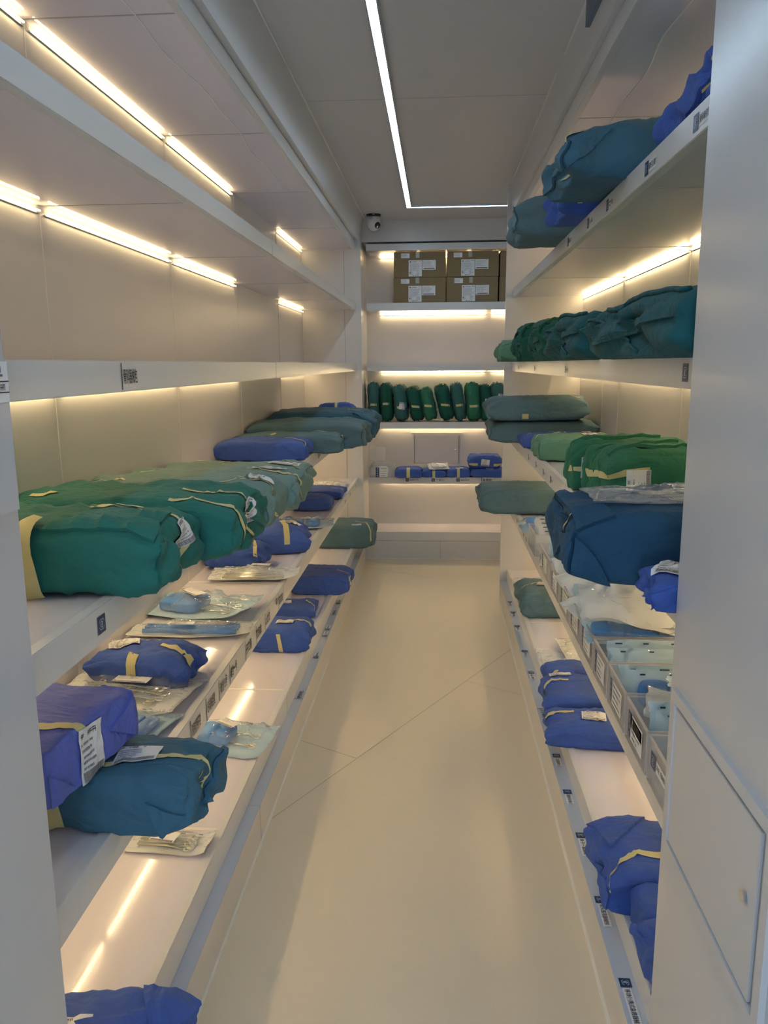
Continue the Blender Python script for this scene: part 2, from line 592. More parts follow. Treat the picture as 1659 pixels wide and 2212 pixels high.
    def label(self, face, cu, cv, wd, h, ang=0.0, eps=0.0045, lines=5, lift=0.0):
        """printed sticker; face 'top','front'(-y),'back','right'(+x),'left'; cu,cv in -1..1; wd,h metres"""
        D = pack_label(wd, h, self.rnd, lines)
        A = np.array([(v[0] - wd / 2, v[1] - h / 2, v[2]) for v in D.V])
        c, s = math.cos(ang), math.sin(ang)
        base = A[:4].copy()
        def to_cube(B):
            ux = c * B[:, 0] - s * B[:, 1]
            uy = s * B[:, 0] + c * B[:, 1]
            k = {'top': (0, 1, 2, 1, 1, 1), 'front': (0, 2, 1, 1, 1, -1), 'back': (0, 2, 1, -1, 1, 1), 'right': (1, 2, 0, 1, 1, 1), 'left': (1, 2, 0, -1, 1, -1)}[face]
            P = np.zeros((len(B), 3))
            P[:, k[0]] = cu + k[3] * ux / self.d[k[0]]
            P[:, k[1]] = cv + k[4] * uy / self.d[k[1]]
            P[:, k[2]] = k[5]
            # run over the upper edge onto the top when the sticker is longer than the face
            over = np.clip(np.abs(P[:, k[0]]) - 1, 0, None)
            return P
        nu, nv = 9, 7
        G = np.array([(-wd / 2 + wd * a / (nu - 1), -h / 2 + h * b / (nv - 1), 0) for a in range(nu) for b in range(nv)])
        Vs = [self.S(to_cube(G), eps)]
        F = [(a * nv + b, (a + 1) * nv + b, (a + 1) * nv + b + 1, a * nv + b + 1) for a in range(nu - 1) for b in range(nv - 1)]
        I = [0] * len(F)
        o = nu * nv
        Vs.append(self.S(to_cube(A[4:]), eps + 0.0012))
        mats = [M['paper'], M['ink'], M['grey']]
        for f, i in zip(D.F[1:], D.I[1:]):
            F.append(tuple(q - 4 + o for q in f))
            I.append(1 if D.mats[i] is M['ink'] else 2)
        ob = link('printed_label', np.concatenate(Vs), F, mats, self.root, I)
        ob['label'] = 'white printed sticker'
        return ob

    def flap(self, tri, eps=0.006, thick=0.004, n=10):
        """a folded-over corner of the wrap: a triangle of cloth lying on the skin"""
        a, b, c = [np.array(q, float) for q in tri]
        P, idx = [], {}
        for i in range(n + 1):
            for j in range(n + 1 - i):
                u, v = i / n, j / n
                idx[(i, j)] = len(P)
                P.append(a + (b - a) * u + (c - a) * v)
        P = np.array(P)
        top = self.S(P, eps)
        bot = self.S(P, eps - thick - 0.004)
        N = len(P)
        F = []
        for i in range(n):
            for j in range(n - i):
                t = (idx[(i, j)], idx[(i + 1, j)], idx[(i, j + 1)])
                F.append(t)
                if (i + 1, j + 1) in idx and i + j + 2 <= n:
                    F.append((idx[(i + 1, j)], idx[(i + 1, j + 1)], idx[(i, j + 1)]))
        rim = [idx[(i, 0)] for i in range(n + 1)] + [idx[(n - j, j)] for j in range(1, n + 1)] + [idx[(0, j)] for j in range(n - 1, 0, -1)]
        for q in range(len(rim)):
            s, t = rim[q], rim[(q + 1) % len(rim)]
            F.append((s, t, t + N, s + N))
        o = link('wrap_flap', np.concatenate([top, bot]), F, self.m, self.root, smooth=False)
        return o

    def envelope_end(self, s):
        """gift-wrap folds on the end face x = s: two side triangles and a lower flap"""
        self.flap([(s, -0.98, 0.95), (s, -0.98, -0.95), (s, -0.12, 0.0)], 0.004)
        self.flap([(s, 0.98, 0.95), (s, 0.98, -0.95), (s, 0.12, 0.0)], 0.004)
        self.flap([(s, -0.9, -0.96), (s, 0.9, -0.96), (s, 0.0, 0.35)], 0.008)

    def tag(self, label, cat='wrapped pack', group=None):
        return thing(self.root, label, cat, group)

def rest(x0, x1, y0, y1, z, h):
    return ((x0 + x1) / 2, (y0 + y1) / 2, z + h / 2), (abs(x1 - x0), abs(y1 - y0), h)

# ------------------------------------------------------------------ peel pouches
def pouch(name, label, loc, size, rot=(0, 0, 0), seed=1, content='blue', paper='pouch_paper', bulge=0.02, curl=0.0, lab=None, marks=True, group=None, cat='sterile pouch', film='film', wav=0.006):
    rnd = random.Random(seed)
    root = empty(name, loc, rot)
    a, b = size
    nu, nv = 56, 28
    U = np.linspace(-1, 1, nu)
    W = np.linspace(-1, 1, nv)
    P = np.array([(u, v, 0) for u in U for v in W], float)
    X, Y = P[:, 0] * a / 2, P[:, 1] * b / 2
    edge = np.maximum(np.abs(P[:, 0]) ** 6, np.abs(P[:, 1]) ** 6)
    base = 0.002 + wav * (0.5 + 0.5 * vnoise(np.stack([X * 9, Y * 9, X * 0], 1), seed)) * (0.3 + edge) + curl * np.clip(P[:, 0] - 0.45, 0, 1) ** 2
    base += 0.35 * curl * np.clip(-P[:, 0] - 0.6, 0, 1) ** 2
    F = [(i * nv + j, (i + 1) * nv + j, (i + 1) * nv + j + 1, i * nv + j + 1) for i in range(nu - 1) for j in range(nv - 1)]
    wob = 1 + 0.03 * vnoise(np.stack([P[:, 0] * 3, P[:, 1] * 3, P[:, 0] * 0 + 5], 1), seed + 2)
    o = link('paper_backing', np.stack([X * wob, Y * wob, base], 1), F, M[paper], root, smooth=True)
    cr = vnoise(np.stack([X * 30, Y * 16, X * 0 + 3], 1), seed + 4)
    cr2 = (1 - np.abs(vnoise(np.stack([X * 22 + Y * 10, Y * 34, X * 0], 1), seed + 6))) ** 3
    dome = (1 - P[:, 0] ** 4) * (1 - P[:, 1] ** 4)
    top = base + 0.0015 + bulge * dome * (0.8 + 0.35 * cr) + 0.011 * cr2 * (0.25 + dome)
    link('clear_film', np.stack([X * wob * 1.005, Y * wob * 1.005, top], 1), F, M[film], root, smooth=True)
    zc = 0.006
    if content in ('blue', 'mixed'):
        n = 3 if content == 'blue' else 2
        for k in range(n):
            w_ = a * rnd.uniform(0.20, 0.30)
            cx = -a * 0.30 + k * a * 0.24 if content == 'blue' else -a * 0.28 + k * a * 0.16
            h_ = bulge * rnd.uniform(0.65, 0.9)
            q = lump((w_, b * rnd.uniform(0.45, 0.62), h_), seed + k)
            link('blue_dressing', [(v[0] + cx, v[1] + b * rnd.uniform(-0.001, 0.001), v[2] + zc + h_ / 2) for v in q[0]], q[1], M['sponge'], root, smooth=True)
    if content in ('metal', 'mixed', 'scissors'):
        n = {'metal': 4, 'mixed': 2, 'scissors': 1}[content]
        for k in range(n):
            yy = b * (-0.28 + 0.56 * (k + 0.5) / n) + rnd.uniform(-0.004, 0.004)
            x0 = -a * 0.36 if content != 'mixed' else 0.0
            x1 = a * rnd.uniform(0.30, 0.38)
            an = rnd.uniform(-0.04, 0.04)
            G = [tube_geo([(x0, yy, zc + 0.004), ((x0 + x1) / 2, yy + an * a * 0.3, zc + 0.006), (x1 - 0.03, yy + 0.006, zc + 0.004)], [0.0018, 0.003, 0.0022], 6),
                 tube_geo([(x0, yy + 0.004, zc + 0.005), ((x0 + x1) / 2, yy + an * a * 0.3, zc + 0.007), (x1 - 0.03, yy - 0.008, zc + 0.004)], [0.0018, 0.003, 0.0022], 6)]
            for sg in (-1, 1):
                R = 0.010
                G.append(tube_geo([(x1 - 0.02 + R * math.cos(t), yy + sg * 0.009 + R * 0.8 * math.sin(t), zc + 0.005) for t in np.linspace(0, 2 * math.pi, 14)[:-1]], 0.0018, 6, True))
            V, Fq = merge(G)
            link('instrument', V, Fq, M['metal' if k % 2 else 'brass'], root, smooth=True)
    if content == 'tube':
        for k in range(3):
            yy = b * (-0.22 + 0.22 * k)
            V, Fq = tube_geo([(-a * 0.38 + a * 0.76 * t, yy + 0.006 * math.sin(6 * t + k), zc + bulge * 0.4) for t in np.linspace(0, 1, 12)], bulge * 0.3, 8)
            link('blue_tube', V, Fq, M['sponge'], root, smooth=True)
    if content == 'cream':
        q = lump((a * 0.78, b * 0.6, bulge * 0.8), seed)
        link('white_tray', [(v[0], v[1], v[2] + zc + bulge * 0.4) for v in q[0]], q[1], M['pouch_paper'], root, smooth=True)
    zt = 0.004 + bulge * 1.1 + 0.005
    if lab:
        cx, cy, wd, h, an = lab
        D = pack_label(wd, h, rnd, 3)
        u_ax = np.array((math.cos(an), math.sin(an), 0))
        v_ax = np.array((-math.sin(an), math.cos(an), 0))
        ob = D.build('printed_label', np.array((cx * a / 2, cy * b / 2, zt)) - u_ax * wd / 2 - v_ax * h / 2, u_ax, v_ax, root)
        ob['label'] = 'white printed sticker'
    if marks:
        for k in range(4):
            D = Decal()
            s = -a * 0.42 + k * a * 0.24
            D.rect(s, 0, s + a * rnd.uniform(0.04, 0.08), 0.004, M['navy'])
            D.build('printed_mark', (0, b / 2 - 0.012, 0.014), (1, 0, 0), (0, 1, 0), root)
    thing(root, label, cat, group)
    return root

def lump(size, seed):
    """a small soft block"""
    d = np.array(size) / 2
    t = np.linspace(-1, 1, 9)
    V, F, key = [], [], {}
    for k in range(3):
        i, j = (k + 1) % 3, (k + 2) % 3
        for s in (-1, 1):
            g = []
            for a in t:
                row = []
                for b in t:
                    p = [0, 0, 0]
                    p[k], p[i], p[j] = s, a, b
                    kk = tuple(np.round(p, 4))
                    if kk not in key:
                        key[kk] = len(V)
                        V.append(p)
                    row.append(key[kk])
                g.append(row)
            for a in range(8):
                for b in range(8):
                    q = (g[a][b], g[a + 1][b], g[a + 1][b + 1], g[a][b + 1])
                    F.append(q if s > 0 else q[::-1])
    V = np.array(V, float)
    V = V * (1 / np.maximum((np.abs(V) ** 5).sum(1) ** 0.2, 1e-6))[:, None]
    V = V * d
    V += 0.08 * d * vnoise(V / (0.5 * max(size)) + seed, seed)[:, None]
    return V, F
# ------------------------------------------------------------------ the room
WL, WR, YB, CEIL = -1.02, 0.895, 6.47, 2.61       # left wall, right wall, back wall, ceiling
YF = -0.5                                          # where the corridor opens towards the viewer
PL, PR = 1.03, 1.34                                # inner ends of the front pillars
EL, ER = 6.0, 5.03                                 # end panels left and right
XL, XR = -0.615, 0.465                             # shelf fronts

fl = struct(box('floor', -1.3, 1.2, YF, YB + 0.05, -0.05, 0.0, M['floor']))
def floor_line(a, b, wd=0.003):
    a, b = np.array((*a, 0.0006)), np.array((*b, 0.0006))
    t = (b - a) / np.linalg.norm(b - a)
    n = np.array((-t[1], t[0], 0)) * wd / 2
    link('floor_joint', [a - n, b - n, b + n, a + n], [(0, 1, 2, 3)], M['joint'], fl)
floor_line((-0.569, 2.423), (0.42, 4.125))
floor_line((-0.564, 3.0), (-0.316, 2.862))
floor_line((-0.57, 5.86), (-0.02, 5.55))
floor_line((0.15, 3.66), (0.42, 3.50), 0.002)
struct(box('ceiling', -1.3, 1.2, YF, YB + 0.05, CEIL, CEIL + 0.06, M['ceiling']))
wl = struct(box('wall_left', WL - 0.05, WL, PL - 0.02, EL + 0.02, 0, CEIL, M['panel']))
wr = struct(box('wall_right', WR, WR + 0.05, PR - 0.02, YB + 0.05, 0, CEIL, M['panel']))
wb = struct(box('wall_back', -0.6, WR + 0.05, YB, YB + 0.05, 0, CEIL, M['panel']))
for y in (2.04, 3.04, 4.04, 5.08):
    box('panel_seam', WL, WL + 0.0012, y - 0.002, y + 0.002, 0.22, 2.39, M['seam'] if y > 5 else M['seam_light'], wl)
for y in (2.95, 3.97, 4.35):
    box('panel_seam', WR - 0.0012, WR, y - 0.002, y + 0.002, 0.21, 2.39, M['seam_light'], wr)
pe = struct(box('wall_end_left', WL - 0.05, -0.575, EL, YB + 0.02, 0, CEIL, M['panel']))
for x in (-0.70,):
    box('panel_seam', x - 0.0015, x + 0.0015, EL - 0.001, EL, 0.2, 2.38, M['seam'], pe)
struct(box('wall_end_right', 0.42, WR + 0.02, ER, ER + 0.03, 0, CEIL, M['panel']))
pl_ = struct(box('wall_front_left', WL - 0.25, -0.583, YF, PL, 0, CEIL, M['pillar']))
pr_ = struct(box('wall_front_right', 0.42, WR + 0.25, YF, PR, 0, CEIL, M['pillar']))

# plinths under the lowest shelves, with the ledge on top and the white sealant at the floor
def plinth(name, x0, x1, y0, y1, z, xc0, xc1, seam):
    p = struct(box(name, x0, x1, y0, y1, 0, z, M['plinth']))
    box('ledge_top', x0, x1, y0, y1, z, z + 0.002, M['ledge'], p)
    box('floor_sealant', xc0, xc1, y0, y1, 0, 0.004, M['caulk'], p)
    if seam:
        xf = x1 if x1 < 0 else x0
        d = 0.0008 if x1 < 0 else -0.0008
        box('plinth_seam', min(xf, xf + d), max(xf, xf + d), seam - 0.0012, seam + 0.0012, 0, z, M['seam'], p)
        box('ledge_seam', x0, x1, seam - 0.0012, seam + 0.0012, z + 0.002, z + 0.0026, M['seam'], p)
    return p
plinth('baseboard_left', -0.66, -0.575, PL, EL, 0.124, -0.576, -0.567, 2.30)
plinth('baseboard_right', 0.42, 0.50, PR, ER, 0.136, 0.412, 0.421, None)
bp = struct(box('baseboard_back', -0.575, WR, 6.12, YB, 0, 0.148, M['plinth']))
box('floor_sealant', -0.575, WR, 6.112, 6.122, 0, 0.004, M['caulk'], bp)
box('plinth_seam', 0.029, 0.032, 6.119, 6.12, 0, 0.148, M['seam'], bp)

# friezes above the shelving, leaning out to the ceiling
def frieze(name, xb, xt, y0, y1, back):
    V = [(xb, y0, 2.446), (xb, y1, 2.446), (xt, y1, CEIL), (xt, y0, CEIL), (back, y0, 2.446), (back, y1, 2.446), (back, y1, CEIL), (back, y0, CEIL)]
    F = [(0, 1, 2, 3), (4, 7, 6, 5), (0, 4, 5, 1), (3, 2, 6, 7), (0, 3, 7, 4), (1, 5, 6, 2)]
    return struct(link(name, V, F, M['panel']))
frieze('trim_1', -0.592, -0.545, PL, EL, WL)
f2 = frieze('trim_2', 0.448, 0.438, PR, ER, WR)
struct(box('trim_3', -0.575, WR, 6.13, YB, 2.455, CEIL, M['panel']))
box('dark_panel', 0.430, 0.446, 1.345, 2.56, 2.522, 2.604, M['vent'], f2)
box('ceiling_edge', -0.549, -0.541, PL, EL, 2.604, CEIL, M['seam_light'], bpy.data.objects['trim_1'])
box('ceiling_edge', 0.434, 0.441, PR, ER, 2.604, CEIL, M['seam_light'], f2)
for y in (3.42,):
    box('ceiling_seam', -0.54, 0.435, y - 0.0015, y + 0.0015, CEIL - 0.0008, CEIL, M['seam'], bpy.data.objects['ceiling'])

# cool ceiling light line with its turn at the far end
cl = empty('ceiling_light', (-0.2, 2.0, CEIL))
def cl_part(name, x0, x1, y0, y1, z0, z1, m):
    o = box(name, x0, x1, y0, y1, z0, z1, m, cl)
    o.matrix_parent_inverse = Matrix.Translation((0.2, -2.0, -CEIL))
    return o
for nm, q in (('housing', (-0.2205, -0.2155, -0.4, 5.625)), ('housing', (-0.1865, -0.1815, -0.4, 5.585)), ('housing', (-0.1865, 0.86, 5.585, 5.590)), ('housing', (-0.2155, 0.86, 5.620, 5.625))):
    cl_part(nm, *q, CEIL - 0.013, CEIL - 0.0002, M['alu'])
cl_part('light_strip', -0.2150, -0.1870, -0.4, 5.6195, CEIL - 0.006, CEIL - 0.002, M['led_cool'])
cl_part('light_strip', -0.1864, 0.855, 5.5905, 5.6195, CEIL - 0.006, CEIL - 0.002, M['led_cool'])
thing(cl, 'bright white recessed light line along the ceiling turning right at the far end', 'ceiling light')

# service hatch in the right pillar and access panel in the back wall
def frame_strip(name, par, axis, pos, a0, a1, z0, z1, wd, th, m):
    """rectangular outline on a wall plane (axis 0: x=pos, runs in y; axis 1: y=pos, runs in x)"""
    bm = bmesh.new()
    for (p0, p1, q0, q1) in ((a0, a1, z0, z0 + wd), (a0, a1, z1 - wd, z1), (a0, a0 + wd, z0 + wd, z1 - wd), (a1 - wd, a1, z0 + wd, z1 - wd)):
        if axis == 0:
            bm_box(bm, min(pos, pos + th), max(pos, pos + th), p0, p1, q0, q1)
        else:
            bm_box(bm, p0, p1, min(pos, pos + th), max(pos, pos + th), q0, q1)
    return bm_link(name, bm, m, par)
d1 = struct(box('door_1', 0.414, 0.4195, 0.925, 1.292, 0.712, 0.962, M['pillar'], bevel=0.001))
frame_strip('hatch_frame', d1, 0, 0.42, 0.884, 1.308, 0.690, 0.992, 0.020, -0.009, M['pillar'])
frame_strip('hatch_gap', d1, 0, 0.4199, 0.920, 1.296, 0.708, 0.966, 0.004, -0.0012, M['seam'])
bm = bmesh.new()
bmesh.ops.create_cone(bm, cap_ends=True, segments=24, radius1=0.008, radius2=0.0065, depth=0.006, matrix=Matrix.Translation((0.411, 0.956, 0.848)) @ Matrix.Rotation(math.pi / 2, 4, 'Y'))
bm_link('hatch_lock', bm, M['chrome'], d1)
d2 = struct(box('door_2', -0.185, 0.175, YB - 0.008, YB - 0.0005, 0.735, 0.965, M['panel'], bevel=0.001))
frame_strip('hatch_frame', d2, 1, YB, -0.216, 0.215, 0.708, 0.989, 0.024, -0.012, M['panel'])
frame_strip('hatch_gap', d2, 1, YB - 0.0005, -0.190, 0.180, 0.730, 0.970, 0.004, -0.0075, M['seam'])
bm = bmesh.new()
bmesh.ops.create_uvsphere(bm, u_segments=16, v_segments=10, radius=0.009, matrix=Matrix.Translation((0.150, YB - 0.012, 0.846)))
bm_link('hatch_knob', bm, M['chrome'], d2, True)

# ------------------------------------------------------------------ shelves
def shelf_label(par, kind, org, sd, td, h=0.026, body='手术器械包', hand=False, wd=None):
    D = Decal()
    if hand:
        D.rect(0.0, -h * 0.72, 0.004, h * 0.72, M['ink'], 1)
        D.text(body, 0.010, -h * 0.32, h * 0.85, M['ink'], 1, wd or 0.072)
    else:
        D.emblem(0, 0, h)
        if body:
            wdt = wd or 0.055
            D.rect(h * 0.62, -h * 0.42, h * 0.62 + wdt, h * 0.36, M['paper'])
            D.text(body, h * 0.74, -h * 0.22, h * 0.52, M['ink'], 1, wdt * 0.9)
    return D.build('shelf_label', org, sd, td, par, 0.0005)

def led(par, axis, a0, a1, pos, z, inward, row='far'):
    """1 m lengths of warm LED tucked under a board along the wall"""
    if axis == 'y':
        x0, x1 = sorted((pos + inward * 0.009, pos + inward * 0.013))
        box('led_strip', x0, x1, a0, a1, z - 0.0165, z - 0.0135, M['led_' + row], par)
        x0, x1 = sorted((pos + inward * 0.0005, pos + inward * 0.005))
        box('led_profile', x0, x1, a0 - 0.01, a1 + 0.01, z - 0.0205, z - 0.0175, M['alu'], par)
    else:
        box('led_strip', a0, a1, pos - 0.013, pos - 0.009, z - 0.0165, z - 0.0135, M['led_' + row], par)
        box('led_profile', a0 - 0.01, a1 + 0.01, pos - 0.005, pos - 0.0005, z - 0.0205, z - 0.0175, M['alu'], par)

def side_shelf(side, top, fb, label, lit=True, joints=True, soffit=False):
    left = side == 'left'
    y0, y1 = (PL, EL) if left else (PR, ER)
    wall, xf = (WL, XL) if left else (WR, XR)
    s = 1 if left else -1
    root = empty('wall_shelf', (xf, y0 + 0.4, top))
    inv = Matrix.Translation((-xf, -y0 - 0.4, -top))
    parts = []
    def bx(name, xa, xb, ya, yb, za, zb, m, bev=0):
        o = box(name, min(xa, xb), max(xa, xb), ya, yb, za, zb, m, root, bev)
        return o
    under = fb + 0.004 if not soffit else fb + 0.003
    bx('board', wall, xf - s * 0.024, y0, y1, under, top - 0.003, M['board'])
    bx('fascia', xf - s * 0.024, xf, y0, y1, fb, top + (0.003 if not soffit else 0), M['fascia'], 0.0015)
    seams = (2.04, 3.04, 4.04, 5.08) if left else (1.99, 2.97, 3.97)
    if joints:
        for y in seams:
            bx('board_joint', wall, xf - s * 0.025, y - 0.003, y + 0.003, under - 0.0008, under, M['seam'])
            if not soffit and top < 1.4:
                bx('board_joint', wall, xf - s * 0.025, y - 0.006, y + 0.006, top - 0.003, top - 0.0022, M['seam_light'])
    if left and not soffit:
        bx('fascia_joint', xf, xf + 0.0006, 2.985 - 0.001, 2.985 + 0.001, fb, top + 0.003, M['seam'])
    if lit:
        segs = ((PL + 0.01, 2.02), (2.07, 3.01), (3.07, 3.98), (5.11, 5.97)) if left else ((PR + 0.01, 1.96), (2.01, 2.93), (2.99, 3.93), (3.99, 5.01))
        for a, b in segs:
            led(root, 'y', a, b, wall, under, s, ('high' if left else 'high_right') if under > 1.8 else 'mid' if under > 1.2 else 'low')
    for ch in root.children:
        ch.matrix_parent_inverse = inv
    thing(root, label, 'shelf', 'white wall shelves with warm strip lights')
    return root

def adopt(root, o):
    o.parent = root
    o.matrix_parent_inverse = Matrix.Translation(-root.location)

LZ = dict(t1=(2.0, 1.950), t2=(1.557, 1.500), t3=(1.114, 1.048), t4=(0.676, 0.605), t5=(0.209, 0.126))
sL0 = side_shelf('left', 2.445, 2.386, 'white lit panel with fascia just under the ceiling along the left wall', soffit=True)
sL1 = side_shelf('left', *LZ['t1'], 'empty white shelf along the left wall, highest of its open ones')
sL2 = side_shelf('left', *LZ['t2'], 'empty white shelf at eye level on the left wall, one handwritten mark on it')
sL3 = side_shelf('left', *LZ['t3'], 'white shelf on the left wall holding the long green wrapped packs')
sL4 = side_shelf('left', *LZ['t4'], 'white shelf on the left wall with blue packs and clear pouches and many handwritten strips')
sL5 = side_shelf('left', *LZ['t5'], 'lowest white shelf on the left, just above the floor plinth', lit=False)
sR0 = side_shelf('right', 2.445, 2.386, 'white lit panel with fascia just under the ceiling along the right wall', soffit=True)
sR1 = side_shelf('right', *LZ['t1'], 'highest white shelf on the right wall, seen from below with bundles on it')
sR2 = side_shelf('right', *LZ['t2'], 'white shelf at eye level on the right wall holding the row of dark green bundles')
sR3 = side_shelf('right', *LZ['t3'], 'white shelf on the right wall with the upright green packs and the long grey packs')
sR4 = side_shelf('right', *LZ['t4'], 'white shelf on the right wall carrying the clear plastic bins')
sR5 = side_shelf('right', *LZ['t5'], 'lowest white shelf on the right, just above the floor plinth', lit=False)

# uneven bead of sealant along the lit top panels
for root, x, y0, y1 in ((sL0, -0.735, 1.2, 4.0), (sR0, 0.60, 1.7, 4.2)):
    pts = [(x + 0.010 * math.sin(y * 5.1) + 0.006 * math.sin(y * 13), y, 2.389) for y in np.linspace(y0, y1, 60)]
    V, F = tube_geo(pts, 0.0022, 6)
    adopt(root, link('sealant_bead', V, F, M['seam_light']))

def lab_front(root, side, y, z, body, hand=False, h=0.026, wd=None):
    if side == 'left':
        o = shelf_label(None, 0, (XL + 0.0004, y, z), (0, 1, 0), (0, 0, 1), h, body, hand, wd)
    else:
        o = shelf_label(None, 0, (XR - 0.0004, y, z), (0, -1, 0), (0, 0, 1), h, body, hand, wd)
    adopt(root, o)
def lab_ledge(root, side, y, body, hand=False, h=0.026, wd=None):
    if side == 'left':
        o = shelf_label(None, 0, (-0.594, y, 0.1268), (0, 1, 0), (-1, 0, 0), h, body, hand, wd)
    else:
        o = shelf_label(None, 0, (0.441, y, 0.1388), (0, -1, 0), (1, 0, 0), h, body, hand, wd)
    adopt(root, o)
lab_front(sL2, 'left', 1.50, 1.530, '骨科器械包', True, 0.036)
lab_front(sL3, 'left', 1.33, 1.084, '', False, 0.034)
lab_front(sL3, 'left', 3.60, 1.084, '手术包', False, 0.028, 0.06)
lab_front(sL3, 'left', 4.00, 1.084, '敷料', False, 0.026, 0.05)
for y, t in ((1.78, '双极电凝镊子钳'), (1.915, '妇科器械刮匙'), (2.04, '清创·5号'), (2.155, '缝合一号'), (2.35, '开口器'), (2.50, '拉钩盒'), (2.64, '止血钳'), (2.88, '备皮盒')):
    lab_front(sL4, 'left', y, 0.642, t, True, 0.044, 0.074)
lab_front(sL4, 'left', 2.85, 0.655, '换药包', False, 0.024, 0.06)
for y in (5.11, 5.39, 5.80):
    lab_front(sL4, 'left', y, 0.645, '缝合', y > 5.2, 0.026, 0.05)
for y, hnd, t in ((3.13, True, '敷料包'), (3.615, False, '器械包'), (3.925, False, '二号包'), (4.03, False, '接骨包'), (4.28, True, '骨科包'), (4.50, False, '止血包')):
    lab_ledge(sL5, 'left', y, t, hnd, 0.026)
for y, t in ((1.60, '移动便携式急救器械'), (1.885, '单头医用器械包'), (2.175, '单子一套器械'), (2.42, '眼科包'), (2.665, '口腔器械包'), (3.445, '备用'), (3.72, '耳科'), (4.10, '敷料'), (4.34, '纱布'), (4.54, '缝合')):
    lab_ledge(sR5, 'right', y, t, False, 0.027, 0.105 if len(t) > 8 else 0.085 if len(t) > 5 else 0.055)
for y, t in ((2.86, '止血钳'), (3.06, '刀柄')):
    lab_ledge(sR5, 'right', y, t, True, 0.026)
for y, t in ((1.55, '骨科牵引器'), (1.89, '牵引架'), (2.30, '夹板'), (2.58, '支具'), (2.96, '固定')):
    lab_front(sR1, 'right', y, 1.975, t, False, 0.030, 0.06)
lab_front(sR2, 'right', 1.52, 1.530, '', False, 0.034)
for y in (2.92, 3.84, 4.60):
    lab_front(sR2, 'right', y, 1.526, '布包', False, 0.024, 0.04)
for y in (2.75, 3.20, 3.42, 3.68, 3.98):
    lab_front(sR3, 'right', y, 1.080, '手术衣' if y > 3 else '', False, 0.028, 0.05)
for y in (3.99, 4.12, 4.34, 4.47):
    lab_front(sR4, 'right', y, 0.650, '纱布', False, 0.022, 0.03)

# shelves of the far wall
def back_shelf(top, fb, label, lit=True):
    root = empty('far_shelf', (0.15, 6.12, top))
    inv = Matrix.Translation((-0.15, -6.12, -top))
    box('board', -0.545, WR - 0.003, 6.144, YB, fb + 0.004, top - 0.002, M['board'], root)
    box('fascia', -0.545, WR - 0.003, 6.12, 6.144, fb, top, M['fascia'], root, 0.0015)
    if lit:
        led(root, 'x', -0.46, 0.38, YB, fb + 0.004, -1)
        led(root, 'x', 0.43, 0.86, YB, fb + 0.004, -1)
    for ch in root.children:
        ch.matrix_parent_inverse = inv
    thing(root, label, 'shelf', 'white shelves on the far wall')
    return root
sB0 = back_shelf(2.440, 2.392, 'white lit top panel on the far wall above the brown cartons')
sB1 = back_shelf(2.008, 1.950, 'white shelf on the far wall carrying the brown cartons')
sB2 = back_shelf(1.552, 1.496, 'empty white shelf on the far wall')
sB3 = back_shelf(1.101, 1.050, 'white shelf on the far wall carrying the standing green bags')
sB4 = back_shelf(0.666, 0.614, 'white shelf on the far wall with four blue packs and edge labels')
sB5 = back_shelf(0.222, 0.150, 'lowest empty white shelf on the far wall above the grey plinth', lit=False)
for x, t in ((-0.247, '静脉切开'), (-0.042, '气管切'), (0.154, '胸腔穿刺')):
    adopt(sB4, shelf_label(None, 0, (x + 0.012, 6.1195, 0.645), (1, 0, 0), (0, 0, 1), 0.026, t, False, 0.08))
adopt(sB4, shelf_label(None, 0, (0.35, 6.1195, 0.645), (1, 0, 0), (0, 0, 1), 0.026, '急救包', True))

# camera under the ceiling
cc = empty('security_camera', (-0.466, 5.90, CEIL))
bm = bmesh.new()
bmesh.ops.create_cone(bm, cap_ends=True, segments=32, radius1=0.052, radius2=0.054, depth=0.010, matrix=Matrix.Translation((0, 0, -0.0055)))
bm_link('mount_ring', bm, M['cam_black'], cc)
bm = bmesh.new()
bmesh.ops.create_uvsphere(bm, u_segments=32, v_segments=20, radius=0.048, matrix=Matrix.Translation((0, 0, -0.052)) @ Matrix.Diagonal((1, 1, 1.28, 1)))
for v in bm.verts:
    if v.co.z > -0.012:
        v.co.z = -0.012
bm_link('housing', bm, M['cam_white'], cc, True)
bm = bmesh.new()
bmesh.ops.create_cone(bm, cap_ends=True, segments=28, radius1=0.026, radius2=0.022, depth=0.012, matrix=Matrix.Translation((0.028, -0.024, -0.078)) @ Vector((0.62, -0.55, -0.5)).to_track_quat('Z', 'Y').to_matrix().to_4x4())
bm_link('lens_window', bm, M['cam_black'], cc)
D = Decal()
small_print(D, 0, 0.006, 0.030, 0.007, random.Random(4))
small_print(D, 0, -0.004, 0.026, 0.006, random.Random(5))
D.build('printed_mark', (-0.030, -0.0485, -0.035), (1, 0, 0), (0, 0, 1), cc)
thing(cc, 'white ceiling security camera with dark lens in the far left ceiling corner', 'camera')

# control box on the left pillar
cb = empty('control_box', (-0.583, 0.98, 1.3))
box('housing', 0.0, 0.026, -0.14, 0.012, 0.06, 0.264, M['pillar'], cb, 0.003)
D = Decal()
D.rect(0, 0, 0.090, 0.052, M['paper'])
D.rect(0.0, 0.026, 0.090, 0.0275, M['ink'], 1)
D.rect(0.0, 0.012, 0.090, 0.0135, M['ink'], 1)
small_print(D, 0.05, 0.0155, 0.036, 0.008, random.Random(8))
D.rect(0.072, 0.038, 0.074, 0.046, M['grey'], 1)
D.rect(0.069, 0.033, 0.077, 0.036, M['grey'], 1)
D.build('label_strip', (0.0262, -0.08, 0.205), (0, 1, 0), (0, 0, 1), cb)
thing(cb, 'pale blue-grey control box fixed to the left pillar at the picture edge', 'control box')
